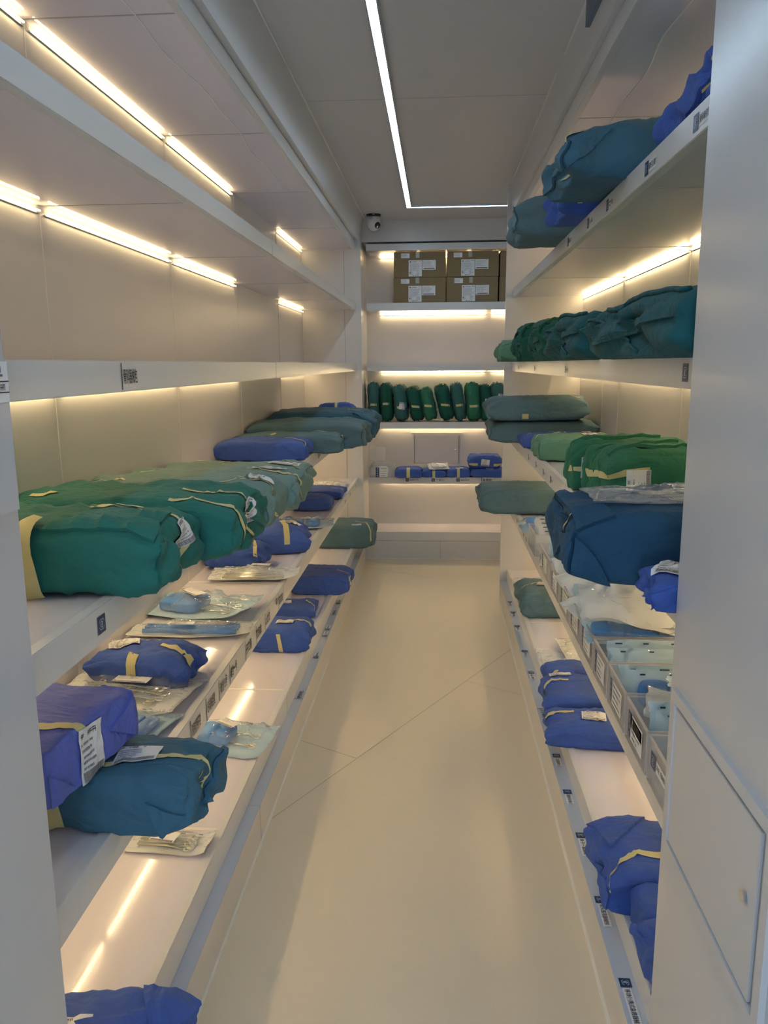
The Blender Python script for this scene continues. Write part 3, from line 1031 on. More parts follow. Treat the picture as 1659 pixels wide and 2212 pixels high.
# ------------------------------------------------------------------ left wall, middle shelf: long packs
Z3, Z4, Z5 = 1.1145, 0.6765, 0.2065
def mk(name, x0, x1, y0, y1, z, h, m, seed, rot=(0, 0, 0), **k):
    loc, size = rest(x0, x1, y0, y1, z, h)
    return Pack(name, loc, size, rot, m=m, seed=seed, **k)

p = mk('wrapped_pack', -1.005, -0.530, 1.385, 1.665, Z3, 0.135, 'green', 11, r=0.42, bulge=0.16, wr=0.010, tuck=0.014, pinch=0.10, ears=0.012, mid=26)
p.tape([(-0.04, -0.70, 1), (-0.04, -1, 1), (0.02, -1, -0.95)], 0.036, (1, 0, 0), 0.013)
p.tape([(0.15, 0.35, 1), (1, 0.25, 1), (1, 0.2, -0.75)], 0.014)
p.tape([(0.05, 0.75, 1), (0.55, 0.72, 1)], 0.012)
p.label('right', 0.30, 0.55, 0.085, 0.065, 0.25)
p.flap([(0.08, -0.97, 1), (0.96, -0.95, 1), (0.92, 0.15, 1)], 0.010, 0.006, 16)
p.flap([(1, -0.95, 0.95), (1, -0.95, -0.8), (1, -0.1, 0.1)], 0.006)
p.tag('nearest long green pack on the left, with wide yellow tape on its near side')

p = mk('wrapped_pack', -1.005, -0.455, 1.680, 1.985, Z3, 0.135, 'green', 12, r=0.48, bulge=0.16, wr=0.010, tuck=0.014, pinch=0.12, ears=0.012, mid=26)
p.tape([(-0.85, -0.45, 1), (-0.62, -0.45, 1)], 0.018)
p.tape([(0.45, -0.2, 1), (1, -0.1, 1), (1, 0.0, -0.8)], 0.016)
p.label('right', 0.05, 0.4, 0.08, 0.075, 0.2)
p.tape([(0.45, -0.85, 1), (0.86, -0.70, 1), (1, -0.7, 0.9), (1, -0.7, -0.7)], 0.014)
p.flap([(1, 0.95, 0.9), (1, 0.95, -0.9), (1, 0.1, 0.0)], 0.006)
p.tag('second green wrapped pack from the left pillar, lying behind the nearest bright green one')

p = mk('wrapped_pack', -1.0, -0.455, 1.998, 2.225, Z3, 0.115, 'sage', 13, r=0.5, bulge=0.14, wr=0.011, tuck=0.012, ears=0.018, mid=24)
p.tape([(-0.92, -0.2, 1), (-0.55, 0.05, 1)], 0.015)
p.tape([(0.5, -0.4, 1), (0.96, -0.2, 1), (1, -0.1, -0.6)], 0.013)
p.label('top', 0.82, 0.15, 0.085, 0.06, -0.4)
p.flap([(1, -0.95, 0.9), (1, -0.95, -0.9), (1, 0.0, 0.0)], 0.006)
p.tag('grey-green wrapped pack with a wrinkled top, right behind the two bright green ones')

p = mk('wrapped_pack', -1.0, -0.425, 2.24, 2.565, Z3, 0.10, 'sage', 14, r=0.5, bulge=0.12, wr=0.008, tuck=0.012, ears=0.022, mid=24)
p.tape([(-0.85, 0.2, 1), (-0.62, 0.22, 1)], 0.016)
p.tape([(0.35, 0.3, 1), (0.95, 0.1, 1), (1, 0.0, 0.9), (1, 0.0, -0.9)], 0.013)
p.label('top', 0.60, 0.45, 0.11, 0.045, 0.1)
p.flap([(0.98, -0.9, 1), (1, -0.9, -0.6), (1, 0.1, 0.2)], 0.006)
p.tag('flat grey-green pack, corner hanging over the shelf edge, fourth from the left pillar')

p = mk('wrapped_pack', -1.0, -0.470, 2.58, 2.93, Z3, 0.075, 'sage', 15, r=0.5, bulge=0.10, wr=0.006, tuck=0.010, ears=0.022, mid=24)
p.tape([(-0.72, 0.75, 1), (-0.52, 0.75, 1)], 0.016)
p.tape([(-0.30, 0.80, 1), (-0.18, 0.80, 1)], 0.022)
p.label('top', 0.68, 0.3, 0.12, 0.055, -0.15)
p.flap([(0.55, 0.95, 1), (1, 0.95, 0.9), (1, -0.5, 0.9)], 0.005)
p.tag('thinnest pale grey-green pack, last of the long row before the empty gap')

p = mk('wrapped_pack', -1.02 + 0.01, -0.615, 3.50, 3.80, Z3, 0.088, 'blue', 16, r=0.36, bulge=0.08, wr=0.005, tuck=0.008, ears=0.016)
p.tape([(0.35, 0.1, 1), (0.92, -0.15, 1), (1, -0.2, 0.9), (1, -0.25, -0.3)], 0.010)
p.tape([(-0.92, 0.3, 1), (-0.72, 0.3, 1)], 0.014)
p.flap([(0.55, -1, 0.9), (0.98, -1, 0.9), (0.98, -1, -0.9)], 0.005)
p.flap([(-0.98, -1, 0.9), (-0.98, -1, -0.9), (-0.6, -1, -0.9)], 0.005)
p.flap([(1, -0.95, 0.9), (1, -0.95, -0.9), (1, 0.0, -0.2)], 0.005)
p.tag('royal blue wrapped box in front of the three slate packs on the left shelf')

p = mk('wrapped_pack', -1.0, -0.485, 3.815, 4.025, Z3, 0.092, 'slate', 17, r=0.4, bulge=0.10, wr=0.006, tuck=0.010, ears=0.014)
p.tape([(-0.35, -0.6, 1), (-0.25, -0.6, 1)], 0.05, (0, 1, 0))
p.tape([(0.45, 0.1, 1), (0.96, 0.0, 1), (1, 0.0, -0.4)], 0.012)
p.label('right', 0.05, 0.1, 0.07, 0.05, 1.4)
p.flap([(1, -0.95, 0.95), (1, -0.95, -0.9), (1, 0.15, 0.2)], 0.006)
p.tag('slate grey-green pack directly behind the royal blue box on the left shelf')

p = mk('wrapped_pack', -1.0, -0.392, 4.04, 4.46, Z3, 0.135, 'slate', 18, r=0.36, bulge=0.10, wr=0.007, tuck=0.012, ears=0.012)
p.envelope_end(1)
p.flap([(0.55, -1, -0.9), (0.98, -1, 0.85), (0.98, -1, -0.9)], 0.005)
p.tag('large slate pack reaching over the shelf edge, in the middle of the three slate packs')

p = mk('wrapped_pack', -1.0, -0.372, 4.50, 4.98, Z3, 0.165, 'deep', 19, r=0.4, bulge=0.10, wr=0.007, tuck=0.016, pinch=0.2, ears=0.016)
p.tape([(0.45, -0.3, 1), (0.8, -0.3, 1), (0.93, -0.35, 0.6), (1, -0.4, -0.6)], 0.014)
p.flap([(0.62, -0.95, 1), (1, -0.9, 0.3), (1, 0.4, 0.5)], 0.008)
p.tag('darkest long slate pack, farthest of the three slate packs on the left shelf')

p = mk('wrapped_pack', -0.80, -0.555, 5.20, 5.32, Z3, 0.178, 'blue', 20, r=0.4, bulge=0.05, wr=0.005, ears=0.02)
p.tape([(0.02, -0.4, 1), (0.02, -1, 1), (0.02, -1, 0.6)], 0.018, (1, 0, 0))
p.tag('small blue wrapped pack peeking up behind the darkest slate pack')

# ------------------------------------------------------------------ left wall, second shelf from below
pouch('peel_pouch', 'flat clear pouch with a cream tray at the far end of its left shelf', (-0.845, 5.58, Z4), (0.36, 0.30), seed=31, content='cream', bulge=0.022)
p = mk('wrapped_pack', -0.965, -0.63, 5.02, 5.30, Z4, 0.052, 'blue', 32, r=0.4, bulge=0.1, wr=0.004, ears=0.015)
p.tape([(0.5, 0, 1), (0.96, -0.1, 1), (1, -0.1, -0.2)], 0.010)
p.tag('flat blue wrapped pack next to the cream tray pouch')
p = mk('wrapped_pack', -0.885, -0.65, 4.60, 4.80, Z4, 0.075, 'blue', 33, r=0.5, bulge=0.25, pinch=0.35, wr=0.005, ears=0.02)
p.tape([(-0.7, 0.2, 1), (0.3, 0.5, 1)], 0.010)
p.tag('small plump blue pack alone before the flat blue pack on the left shelf')
pouch('peel_pouch', 'clear pouch with a blue dressing and white card tabs by the left shelf edge', (-0.745, 4.16, Z4), (0.36, 0.22), (0, 0, 0.12), 34, 'blue', bulge=0.035, curl=0.05, paper='pouch_blue')
p = mk('wrapped_pack', -0.955, -0.635, 3.50, 3.80, Z4, 0.105, 'blue', 35, (0, 0, 0.12), r=0.48, bulge=0.25, pinch=0.45, wr=0.009, tuck=0.012, ears=0.03)
p.tape([(0.25, 0.5, 1), (0.42, -0.3, 1), (0.5, -1, 0.9), (0.5, -1, 0.0)], 0.026, (1, 0.3, 0))
p.label('top', 0.62, 0.3, 0.075, 0.06, -0.8)
p.tag('plump blue pack with a yellow tape over its top, behind the opened white paper pouch')
p = mk('wrapped_pack', -1.0, -0.875, 3.40, 3.56, Z4, 0.06, 'blue', 36, r=0.5, bulge=0.1, wr=0.005)
p.tape([(0.1, 0.2, 1), (0.1, -1, 1), (0.1, -1, -0.2)], 0.022, (1, 0, 0))
p.tag('small blue pack pushed against the left wall, half hidden behind a longer blue pack')
p = mk('wrapped_pack', -1.0, -0.755, 3.22, 3.38, Z4, 0.10, 'blue', 37, (0, 0.0, 0.05), r=0.5, bulge=0.2, pinch=0.4, wr=0.008, tuck=0.008, ears=0.02)
p.tape([(0.55, 0.2, 1), (0.7, -0.5, 1), (0.75, -1, 0.4)], 0.016, (1, 0, 0))
p.tag('long slanting blue pack lying just behind the opened white paper pouch')
pouch('peel_pouch', 'clear pouch with a wavy white paper back and metal instruments, tip over the shelf edge', (-0.755, 3.10, Z4), (0.37, 0.16), (0, 0, 0.05), 38, 'metal', bulge=0.035, curl=0.05, lab=(0.1, 0.5, 0.08, 0.035, -0.1), wav=0.022)
pouch('peel_pouch', 'bulging pale blue pouch with blue tubing and a brassy instrument on the left shelf', (-0.845, 2.66, Z4), (0.39, 0.25), (0, 0.0, -0.18), 39, 'mixed', 'pouch_blue', 0.05, 0.08, (-0.22, 0.1, 0.10, 0.05, -0.55), wav=0.015)
pouch('peel_pouch', 'narrow clear pouch with silver-blue tubes lying across the left shelf', (-0.81, 2.415, Z4), (0.41, 0.115), (0, 0, 0.03), 40, 'tube', 'pouch_paper', 0.026, 0.05, (-0.15, -0.1, 0.085, 0.03, 0.0), wav=0.01)
p = mk('wrapped_pack', -0.955, -0.685, 1.975, 2.145, Z4, 0.082, 'blue', 41, (0, 0, -0.14), r=0.48, bulge=0.22, pinch=0.3, wr=0.009, tuck=0.010, ears=0.022, mid=22)
p.tape([(-0.05, -0.75, 1), (-0.05, -1, 0.9), (-0.05, -1, -0.3)], 0.028, (1, 0, 0))
p.tape([(0.30, 0.05, 1), (0.9, -0.15, 1), (1, -0.25, 0.2)], 0.018)
p.label('top', -0.58, 0.10, 0.085, 0.075, 0.5)
p.tag('blue wrapped pack with two yellow tapes and a white sticker at its far left corner')
pouch('peel_pouch', 'wide silvery pouch of metal instruments lying in front of the blue pack with two tapes', (-0.835, 1.915, Z4), (0.37, 0.22), (0, 0, -0.10), 42, 'metal', 'pouch_paper', 0.026, 0.03, (0.05, 0.25, 0.10, 0.04, 0.0), wav=0.01)
pouch('peel_pouch', 'small clear pouch holding a flat blue pad between the silvery pouch and the slate pack', (-0.735, 1.715, Z4), (0.16, 0.20), (0, 0, -0.2), 43, 'blue', 'pouch_blue', 0.018, 0.01)
p = mk('wrapped_pack', -0.965, -0.455, 1.295, 1.495, Z4, 0.118, 'deep', 44, (0, 0, -0.03), r=0.36, bulge=0.10, wr=0.008, tuck=0.012, ears=0.004, mid=26)
p.tape([(0.28, -0.5, 1), (0.80, -0.2, 1), (0.95, 0.0, 0.9), (1, -0.1, 0.3), (1, -0.1, -0.1)], 0.020)
p.tape([(-0.06, -1, 0.5), (-0.03, -1, -0.95)], 0.032, (1, 0, 0))
p.label('top', 0.50, -0.15, 0.085, 0.07, 0.15)
p.flap([(0.70, -1, 0.4), (0.98, -1, -0.2), (0.80, -1, -0.95)], 0.006)
p.flap([(1, 0.95, 0.9), (1, -0.2, -0.5), (1, 0.95, -0.9)], 0.012, 0.006)
p.tag('big slate teal wrapped pack overhanging the shelf edge beside the left pillar')
p = mk('wrapped_pack', -0.93, -0.632, 1.19, 1.47, Z4 + 0.124, 0.105, 'violet', 45, (0, -0.02, -0.16), r=0.16, bulge=0.05, pinch=0.02, wr=0.003, tuck=0.004, mid=22)
p.tape([(0.45, -0.42, 1), (0.86, -0.30, 1), (1, -0.25, 0.9), (1, -0.25, 0.55)], 0.024)
p.label('right', -0.10, -0.05, 0.075, 0.10, -0.05)
p.flap([(0.5, 1, 0.95), (0.98, 1, 0.95), (0.98, 1, -0.9)], 0.006)
p.flap([(1, 0.98, 0.9), (1, 0.98, -0.9), (1, 0.35, 0.1)], 0.006)
p.flap([(1, -0.98, 0.2), (1, -0.98, -0.9), (1, -0.5, -0.9)], 0.006)
p.tag('crisp violet-blue wrapped box standing on top of the big slate teal pack')

# ------------------------------------------------------------------ left wall, lowest shelf
p = mk('wrapped_pack', -0.90, -0.475, 5.58, 5.93, Z5, 0.175, 'slate', 51, r=0.34, bulge=0.05, wr=0.005, tuck=0.010, ears=0.01)
p.tape([(0.35, -0.2, 1), (0.75, -0.4, 1), (0.95, -0.95, 0.95), (0.95, -1, -0.4)], 0.012, (1, 0.4, 0))
p.label('top', 0.45, -0.8, 0.07, 0.03, 0)
p.envelope_end(1)
p.tag('slate grey-green pack at the far end of the lowest left shelf')
p = mk('wrapped_pack', -0.87, -0.525, 4.40, 4.70, Z5, 0.115, 'blue', 52, r=0.24, bulge=0.05, wr=0.004, tuck=0.006, ears=0.01)
p.tape([(0.55, 0.0, 1), (0.92, -0.35, 1), (1, -0.5, 0.6), (1, -0.5, 0.2)], 0.010)
p.label('right', -0.1, -0.05, 0.05, 0.075, 0.1)
p.flap([(1, 0.95, 0.9), (1, 0.95, -0.9), (1, 0.2, 0.0)], 0.006)
p.tag('long royal blue box with an end sticker, second-farthest on the lowest left shelf')
p = mk('wrapped_pack', -0.87, -0.665, 3.975, 4.17, Z5, 0.055, 'blue', 53, r=0.45, bulge=0.15, wr=0.005, ears=0.018)
p.tape([(0.45, 0.3, 1), (0.90, -0.2, 1), (1, -0.3, 0.0)], 0.016)
p.label('top', -0.55, -0.1, 0.06, 0.05, 0.2)
p.tag('small flat blue pack between the two larger blue packs of the lowest left shelf')
p = mk('wrapped_pack', -0.88, -0.61, 3.46, 3.69, Z5, 0.112, 'blue', 54, r=0.4, bulge=0.08, wr=0.006, tuck=0.008, ears=0.012)
p.tape([(0.35, 0.2, 1), (0.9, 0.15, 1), (1, 0.05, 0.7), (1, 0.0, -0.2)], 0.014)
p.tape([(0.0, -1, 0.75), (0.1, -1, -0.95)], 0.020, (1, 0, 0))
p.label('top', 0.10, -0.1, 0.085, 0.055, 0)
p.tag('square blue pack with yellow tape down its near side on the lowest left shelf')
pouch('peel_pouch', 'clear pouch with a blue pad and a brassy clamp on the lowest left shelf', (-0.74, 2.58, Z5), (0.30, 0.24), (0, 0, -0.15), 55, 'mixed', 'pouch_blue', 0.05, 0.04, (-0.12, 0.15, 0.085, 0.045, -0.45))
pouch('peel_pouch', 'clear pouch of gilt instruments on the lowest left shelf under the big slate pack', (-0.755, 1.955, Z5), (0.245, 0.10), (0, 0, -0.06), 56, 'metal', 'pouch_paper', 0.018, 0.06, (-0.1, 0.0, 0.075, 0.05, -0.1))
p = mk('wrapped_pack', -0.92, -0.485, 1.065, 1.335, Z5, 0.10, 'blue', 57, (0, 0, 0.05), r=0.36, bulge=0.14, wr=0.008, tuck=0.012, ears=0.016, mid=24)
p.label('top', 0.05, 0.02, 0.095, 0.075, 0.2)
p.tape([(-0.55, 0.96, 1), (-0.30, 0.75, 1)], 0.026)
p.tape([(0.25, -0.5, 1), (0.30, -0.98, 1)], 0.022, (1, 0, 0))
p.flap([(0.55, 0.95, 1), (1, 0.9, 0.6), (0.98, -0.6, 0.9)], 0.008, 0.006)
p.flap([(0.1, 0.2, 1), (0.85, 0.75, 1), (0.6, -0.7, 1)], 0.006)
p.tag('blue pack at the bottom picture edge on the lowest left shelf')
# ------------------------------------------------------------------ right wall, highest shelf
R1Z, R2Z = 2.0005, 1.5575
p = mk('wrapped_bundle', 0.295, 0.82, 3.00, 3.32, R1Z + 0.001, 0.150, 'slate', 61, (0, 0.0, 0), r=0.5, bulge=0.12, pinch=0.25, wr=0.010, tuck=0.018, ears=0.02)
p.flap([(-1, -0.95, 0.9), (-1, -0.95, -0.9), (-1, 0.2, 0.0)], 0.008)
p.tag('slate bundle at the far end of the highest right shelf')
p = mk('wrapped_bundle', 0.385, 0.78, 2.60, 2.82, R1Z + 0.001, 0.125, 'blue', 62, (0, 0.0, 0), r=0.5, bulge=0.15, pinch=0.3, wr=0.012, tuck=0.02, ears=0.03)
p.tape([(-0.75, -0.2, 1), (-0.75, -1, 0.8), (-0.72, -1, -0.4)], 0.014, (1, 0, 0))
p.tag('crumpled blue bundle squeezed between the two slate bundles on the highest right shelf')
p = mk('wrapped_bundle', 0.335, 0.84, 2.06, 2.50, R1Z + 0.008, 0.138, 'deep', 63, (0.05, 0.0, -0.05), r=0.46, bulge=0.12, pinch=0.25, wr=0.012, tuck=0.020, ears=0.024, mid=24)
p.tape([(-0.55, -0.35, 1), (-0.78, -0.35, 1), (-1, -0.3, 0.7), (-1, -0.2, -0.6)], 0.020)
p.flap([(-1, -0.95, 0.9), (-1, -0.95, -0.9), (-1, -0.1, 0.1)], 0.010)
p.flap([(-1, 0.95, 0.9), (-1, 0.95, -0.9), (-1, 0.1, 0.1)], 0.010)
p.flap([(-0.6, -1, 0.95), (-0.98, -1, 0.9), (-0.98, -1, -0.9)], 0.008)
p.tag('largest slate teal bundle with gathered end and yellow tape on the highest right shelf')
p = mk('wrapped_bundle', 0.485, 0.83, 1.69, 1.88, R1Z + 0.001, 0.080, 'blue', 64, r=0.5, bulge=0.1, wr=0.010, tuck=0.012, ears=0.02)
p.tag('lower blue bundle next to the largest slate bundle on the highest right shelf')
p = mk('wrapped_bundle', 0.480, 0.83, 1.38, 1.66, R1Z + 0.001, 0.100, 'blue', 65, r=0.5, bulge=0.15, pinch=0.2, wr=0.010, tuck=0.014, ears=0.012)
p.tape([(-1, -0.2, 0.98), (-1, -0.1, 0.3), (-1, 0.3, -0.4)], 0.026)
p.tape([(-1, 0.8, 0.5), (-1, 0.85, -0.5)], 0.008)
p.flap([(-1, 0.95, 0.9), (-1, 0.95, -0.9), (-1, 0.0, 0.0)], 0.010)
p.tag('blue bundle with a yellow tape against the right pillar on the highest shelf')

# ------------------------------------------------------------------ right wall, eye-level shelf: a row of green bundles
def fold_roll(p, s, y0, z0):
    p.flap([(s, -0.95, 0.95), (s, -0.95, -0.5), (s, y0, z0)], 0.010, 0.007)
p = mk('wrapped_bundle', 0.335, 0.82, 4.22, 4.60, R2Z, 0.105, 'pale', 71, r=0.4, bulge=0.12, wr=0.007, tuck=0.012, ears=0.02)
p.tape([(-0.8, -0.5, 1), (-0.97, -0.5, 0.95), (-1, -0.5, -0.8)], 0.014)
p.flap([(-0.55, -0.9, 1), (-0.97, -0.9, 1), (-0.90, 0.3, 1)], 0.006)
p.tag('pale green pack at the far end of the eye-level right shelf')
rows = (
    (0.385, 0.84, 3.66, 4.04, 0.160, 'dark', 72, 'dark green bundle with a looped fold, next to the pale green pack at eye level'),
    (0.405, 0.85, 3.12, 3.56, 0.150, 'dark', 73, 'dark green bundle second from the far end of the dark row at eye level'),
    (0.400, 0.85, 2.30, 2.98, 0.140, 'teal', 74, 'teal bundle with a rolled hem in the middle of the eye-level right shelf'),
    (0.405, 0.86, 1.37, 2.16, 0.125, 'teal', 75, 'largest teal bundle running behind the right pillar at eye level'),
)
for x0, x1, y0, y1, h, m, sd, lb in rows:
    p = mk('wrapped_bundle', x0, x1, y0, y1, R2Z, h, m, sd, r=0.5, bulge=0.10, pinch=0.15, wr=0.009, tuck=0.016, ears=0.012, mid=24, sag=0.0)
    p.flap([(-1, 0.95, 0.55), (-1, -0.95, 0.25), (-1, 0.75, -0.5)], 0.010, 0.008)
    if sd < 74:
        p.flap([(-1, 0.95, 0.95), (-0.4, -0.2, 1), (-1, -0.95, 0.85)], 0.012, 0.008)
    elif sd == 75:
        p.flap([(-0.98, 0.1, 1), (0.95, 0.95, 1), (0.95, -0.75, 1)], 0.010, 0.008, 18)
    V, F = tube_geo(p.S(np.array([(-0.99, 0.98 - 1.3 * t, 0.98 - 1.9 * t ** 1.2) for t in np.linspace(0.02, 0.95, 20)]), 0.004), 0.004, 6)
    link('hem', V, F, M[m], p.root, smooth=True)
    V, F = tube_geo(p.S(np.array([(-0.96 + 0.1 * t, 0.55 - 1.4 * t, 1.0) for t in np.linspace(0, 1, 16)]), 0.004), 0.006, 6)
    link('hem', V, F, M[m], p.root, smooth=True)
    p.tag(lb)

# ------------------------------------------------------------------ right wall, middle shelf
R3Z = 1.1145
p = mk('wrapped_pack', 0.305, 0.885, 4.34, 4.82, R3Z, 0.118, 'slate', 81, r=0.4, bulge=0.06, wr=0.005, tuck=0.012, ears=0.012)
p.label('top', -0.52, -0.7, 0.08, 0.02, 0)
p.tape([(0.45, -0.8, 1), (0.62, -0.75, 1)], 0.014)
p.flap([(-1, -0.95, 0.9), (-1, -0.95, -0.9), (-1, 0.0, 0.1)], 0.008)
p.tag('long slate pack lying under another one at the far end of the middle right shelf')
p = mk('wrapped_pack', 0.285, 0.82, 4.30, 4.70, R3Z + 0.126, 0.122, 'slate', 82, (0, -0.02, 0), r=0.6, bulge=0.06, pinch=0.15, wr=0.006, tuck=0.016, ears=0.016)
p.tape([(0.5, -0.3, 1), (0.72, -0.45, 1), (0.85, -0.6, 1)], 0.014)
p.tape([(-0.28, -1, -0.35), (-0.28, -1, -0.9)], 0.034, (1, 0, 0))
p.tag('long rounded slate pack resting on top of another slate pack on the right')
p = mk('wrapped_pack', 0.445, 0.87, 4.02, 4.27, R3Z, 0.068, 'blue', 83, r=0.4, bulge=0.12, wr=0.005, ears=0.022)
p.tape([(-0.55, 0.2, 1), (-0.85, -0.2, 1), (-1, -0.3, -0.2)], 0.012)
p.label('top', -0.12, 0.1, 0.085, 0.06, 0)
p.label('top', 0.62, 0.4, 0.05, 0.04, 0)
p.tag('flat blue pack with a white sticker before the slate packs on the middle right shelf')
p = mk('wrapped_pack', 0.46, 0.815, 3.52, 3.86, R3Z, 0.100, 'pale', 84, r=0.34, bulge=0.06, wr=0.006, tuck=0.010)
p.tape([(-0.62, 0.2, 1), (-0.9, 0.2, 1), (-1, 0.1, 0.8), (-1, 0.1, -0.8)], 0.010)
p.label('top', 0.42, 0.0, 0.07, 0.05, 0.1)
p.tape([(0.3, 0.05, 1), (0.85, 0.35, 1)], 0.012)
p.flap([(-0.5, -1, 0.95), (-0.98, -1, 0.95), (-0.98, -1, -0.9)], 0.006)
p.flap([(-1, -0.95, 0.9), (-1, -0.95, -0.9), (-1, 0.0, 0.0)], 0.006)
p.tag('pale green wrapped box on the middle right shelf')
ups = (
    (0.462, 0.86, 2.670, 2.830, 0.175, 'leaf', 85, 0.0, 'farthest of the three upright green packs, with a big white sticker on its face'),
    (0.497, 0.86, 2.500, 2.650, 0.170, 'leaf', 86, 0.0, 'middle one of the three upright green packs on the right shelf'),
    (0.492, 0.87, 2.280, 2.475, 0.180, 'leaf', 87, 0.0, 'nearest of the three upright green packs, with a yellow tape and a sticker below it'),
)
for i, (x0, x1, y0, y1, h, m, sd, rz, lb) in enumerate(ups):
    p = mk('wrapped_pack', x0, x1, y0, y1, R3Z, h, m, sd, (-0.05, 0, rz), r=0.42, bulge=0.04, wr=0.009, tuck=0.014, ears=0.01)
    if i == 0:
        p.label('front', -0.66, -0.05, 0.09, 0.075, 1.57)
        p.tape([(-1, -0.5, -0.1), (-0.95, -1, -0.15), (-0.82, -1, -0.12)], 0.022, (0, 0, 1))
    if i == 1:
        p.tape([(-1, 0.3, 0.0), (-1, -0.8, 0.0), (-0.95, -1, 0.02), (-0.5, -1, 0.05)], 0.024, (0, 0, 1))
    if i == 2:
        p.tape([(-1, 0.3, 0.2), (-1, -0.8, 0.25), (-0.95, -1, 0.28), (-0.35, -1, 0.4)], 0.022, (0, 0, 1))
        p.label('front', -0.52, -0.05, 0.085, 0.07, 1.57)
        p.tape([(0.35, -1, -0.12), (0.95, -1, -0.15)], 0.024, (0, 0, 1))
    p.flap([(-0.97, -0.6, 1), (0.3, 0.9, 1), (0.5, -0.5, 1)], 0.010, 0.006)
    p.tag(lb)
p = mk('wrapped_pack', 0.47, 0.87, 1.99, 2.25, R3Z, 0.06, 'leaf', 88, r=0.4, bulge=0.15, wr=0.006, ears=0.012)
p.label('top', -0.55, 0.3, 0.085, 0.07, 0.1)
p.tape([(-0.75, 0.2, 1), (-0.97, -0.2, 1), (-1, -0.3, 0)], 0.014)
p.tag('flat green pack lying between the upright green packs and the big steel blue one')
p = mk('wrapped_pack', 0.268, 0.80, 1.51, 1.83, R3Z, 0.148, 'steel', 89, r=0.28, bulge=0.06, wr=0.006, tuck=0.014, ears=0.008, mid=26)
p.tape([(-0.62, 0.6, 1), (-0.80, -0.4, 1), (-1, -0.6, 0.7), (-1, -0.62, 0.1)], 0.014)
p.flap([(-0.70, -0.96, 1), (-0.98, 0.96, 1), (-0.98, -0.96, 1)], 0.008, 0.006)
p.flap([(-1, -0.98, 0.95), (-1, -0.98, -0.95), (-1, -0.55, 0.0)], 0.012, 0.008)
p.flap([(-0.98, -1, 0.7), (-0.98, -1, -0.95), (-0.72, -1, -0.95)], 0.012, 0.008)
p.flap([(-1, 0.6, 0.95), (-1, -0.6, 0.4), (-1, 0.4, -0.9)], 0.008)
p.tag('big steel blue wrapped pack sticking far out over the middle right shelf')
root89 = p.root
pouch('document_pouch', 'clear flat sleeve with a paper slip lying on the big steel blue pack', (0.55, 1.67, R3Z + 0.153), (0.46, 0.20), (0, 0.0, 0.0), 90, 'none', 'bag', 0.010, 0.0, (0.05, 0.3, 0.12, 0.05, 0), False, None, 'clear sleeve', 'bag', 0.004)
p = mk('wrapped_pack', 0.395, 0.62, 1.352, 1.475, R3Z, 0.058, 'blue', 91, (0, -0.05, 0), r=0.4, bulge=0.15, wr=0.008, tuck=0.010, ears=0.02)
p.label('top', -0.45, 0.05, 0.10, 0.075, -0.5)
p.tape([(-0.55, -0.6, 1), (-0.62, -1, 0.6), (-0.62, -1, -0.9)], 0.016, (1, 0, 0))
p.flap([(-1, -0.95, 0.9), (-1, -0.95, -0.9), (-1, 0.4, -0.2)], 0.008)
p.tag('blue pack with large white sticker between the steel blue pack and right pillar')

# ------------------------------------------------------------------ right wall, bin shelf
R4Z = 0.6795
p = mk('wrapped_pack', 0.258, 0.80, 4.50, 4.88, R4Z, 0.150, 'slate', 101, r=0.4, bulge=0.05, wr=0.005, tuck=0.012, ears=0.008)
p.flap([(-1, 0.95, 0.9), (-1, 0.95, -0.9), (-1, 0.1, 0.2)], 0.008)
p.flap([(-1, -0.95, 0.9), (-1, -0.95, -0.9), (-1, -0.1, -0.2)], 0.006)
p.tag('slate pack lying far out over the far end of the bin shelf on the right')
pouch('peel_pouch', 'pale blue pouch with blue folded item at the far end of the bin shelf', (0.62, 4.13, R4Z), (0.34, 0.28), (0, 0, 0.0), 102, 'blue', 'pouch_blue', 0.055, -0.0, None)

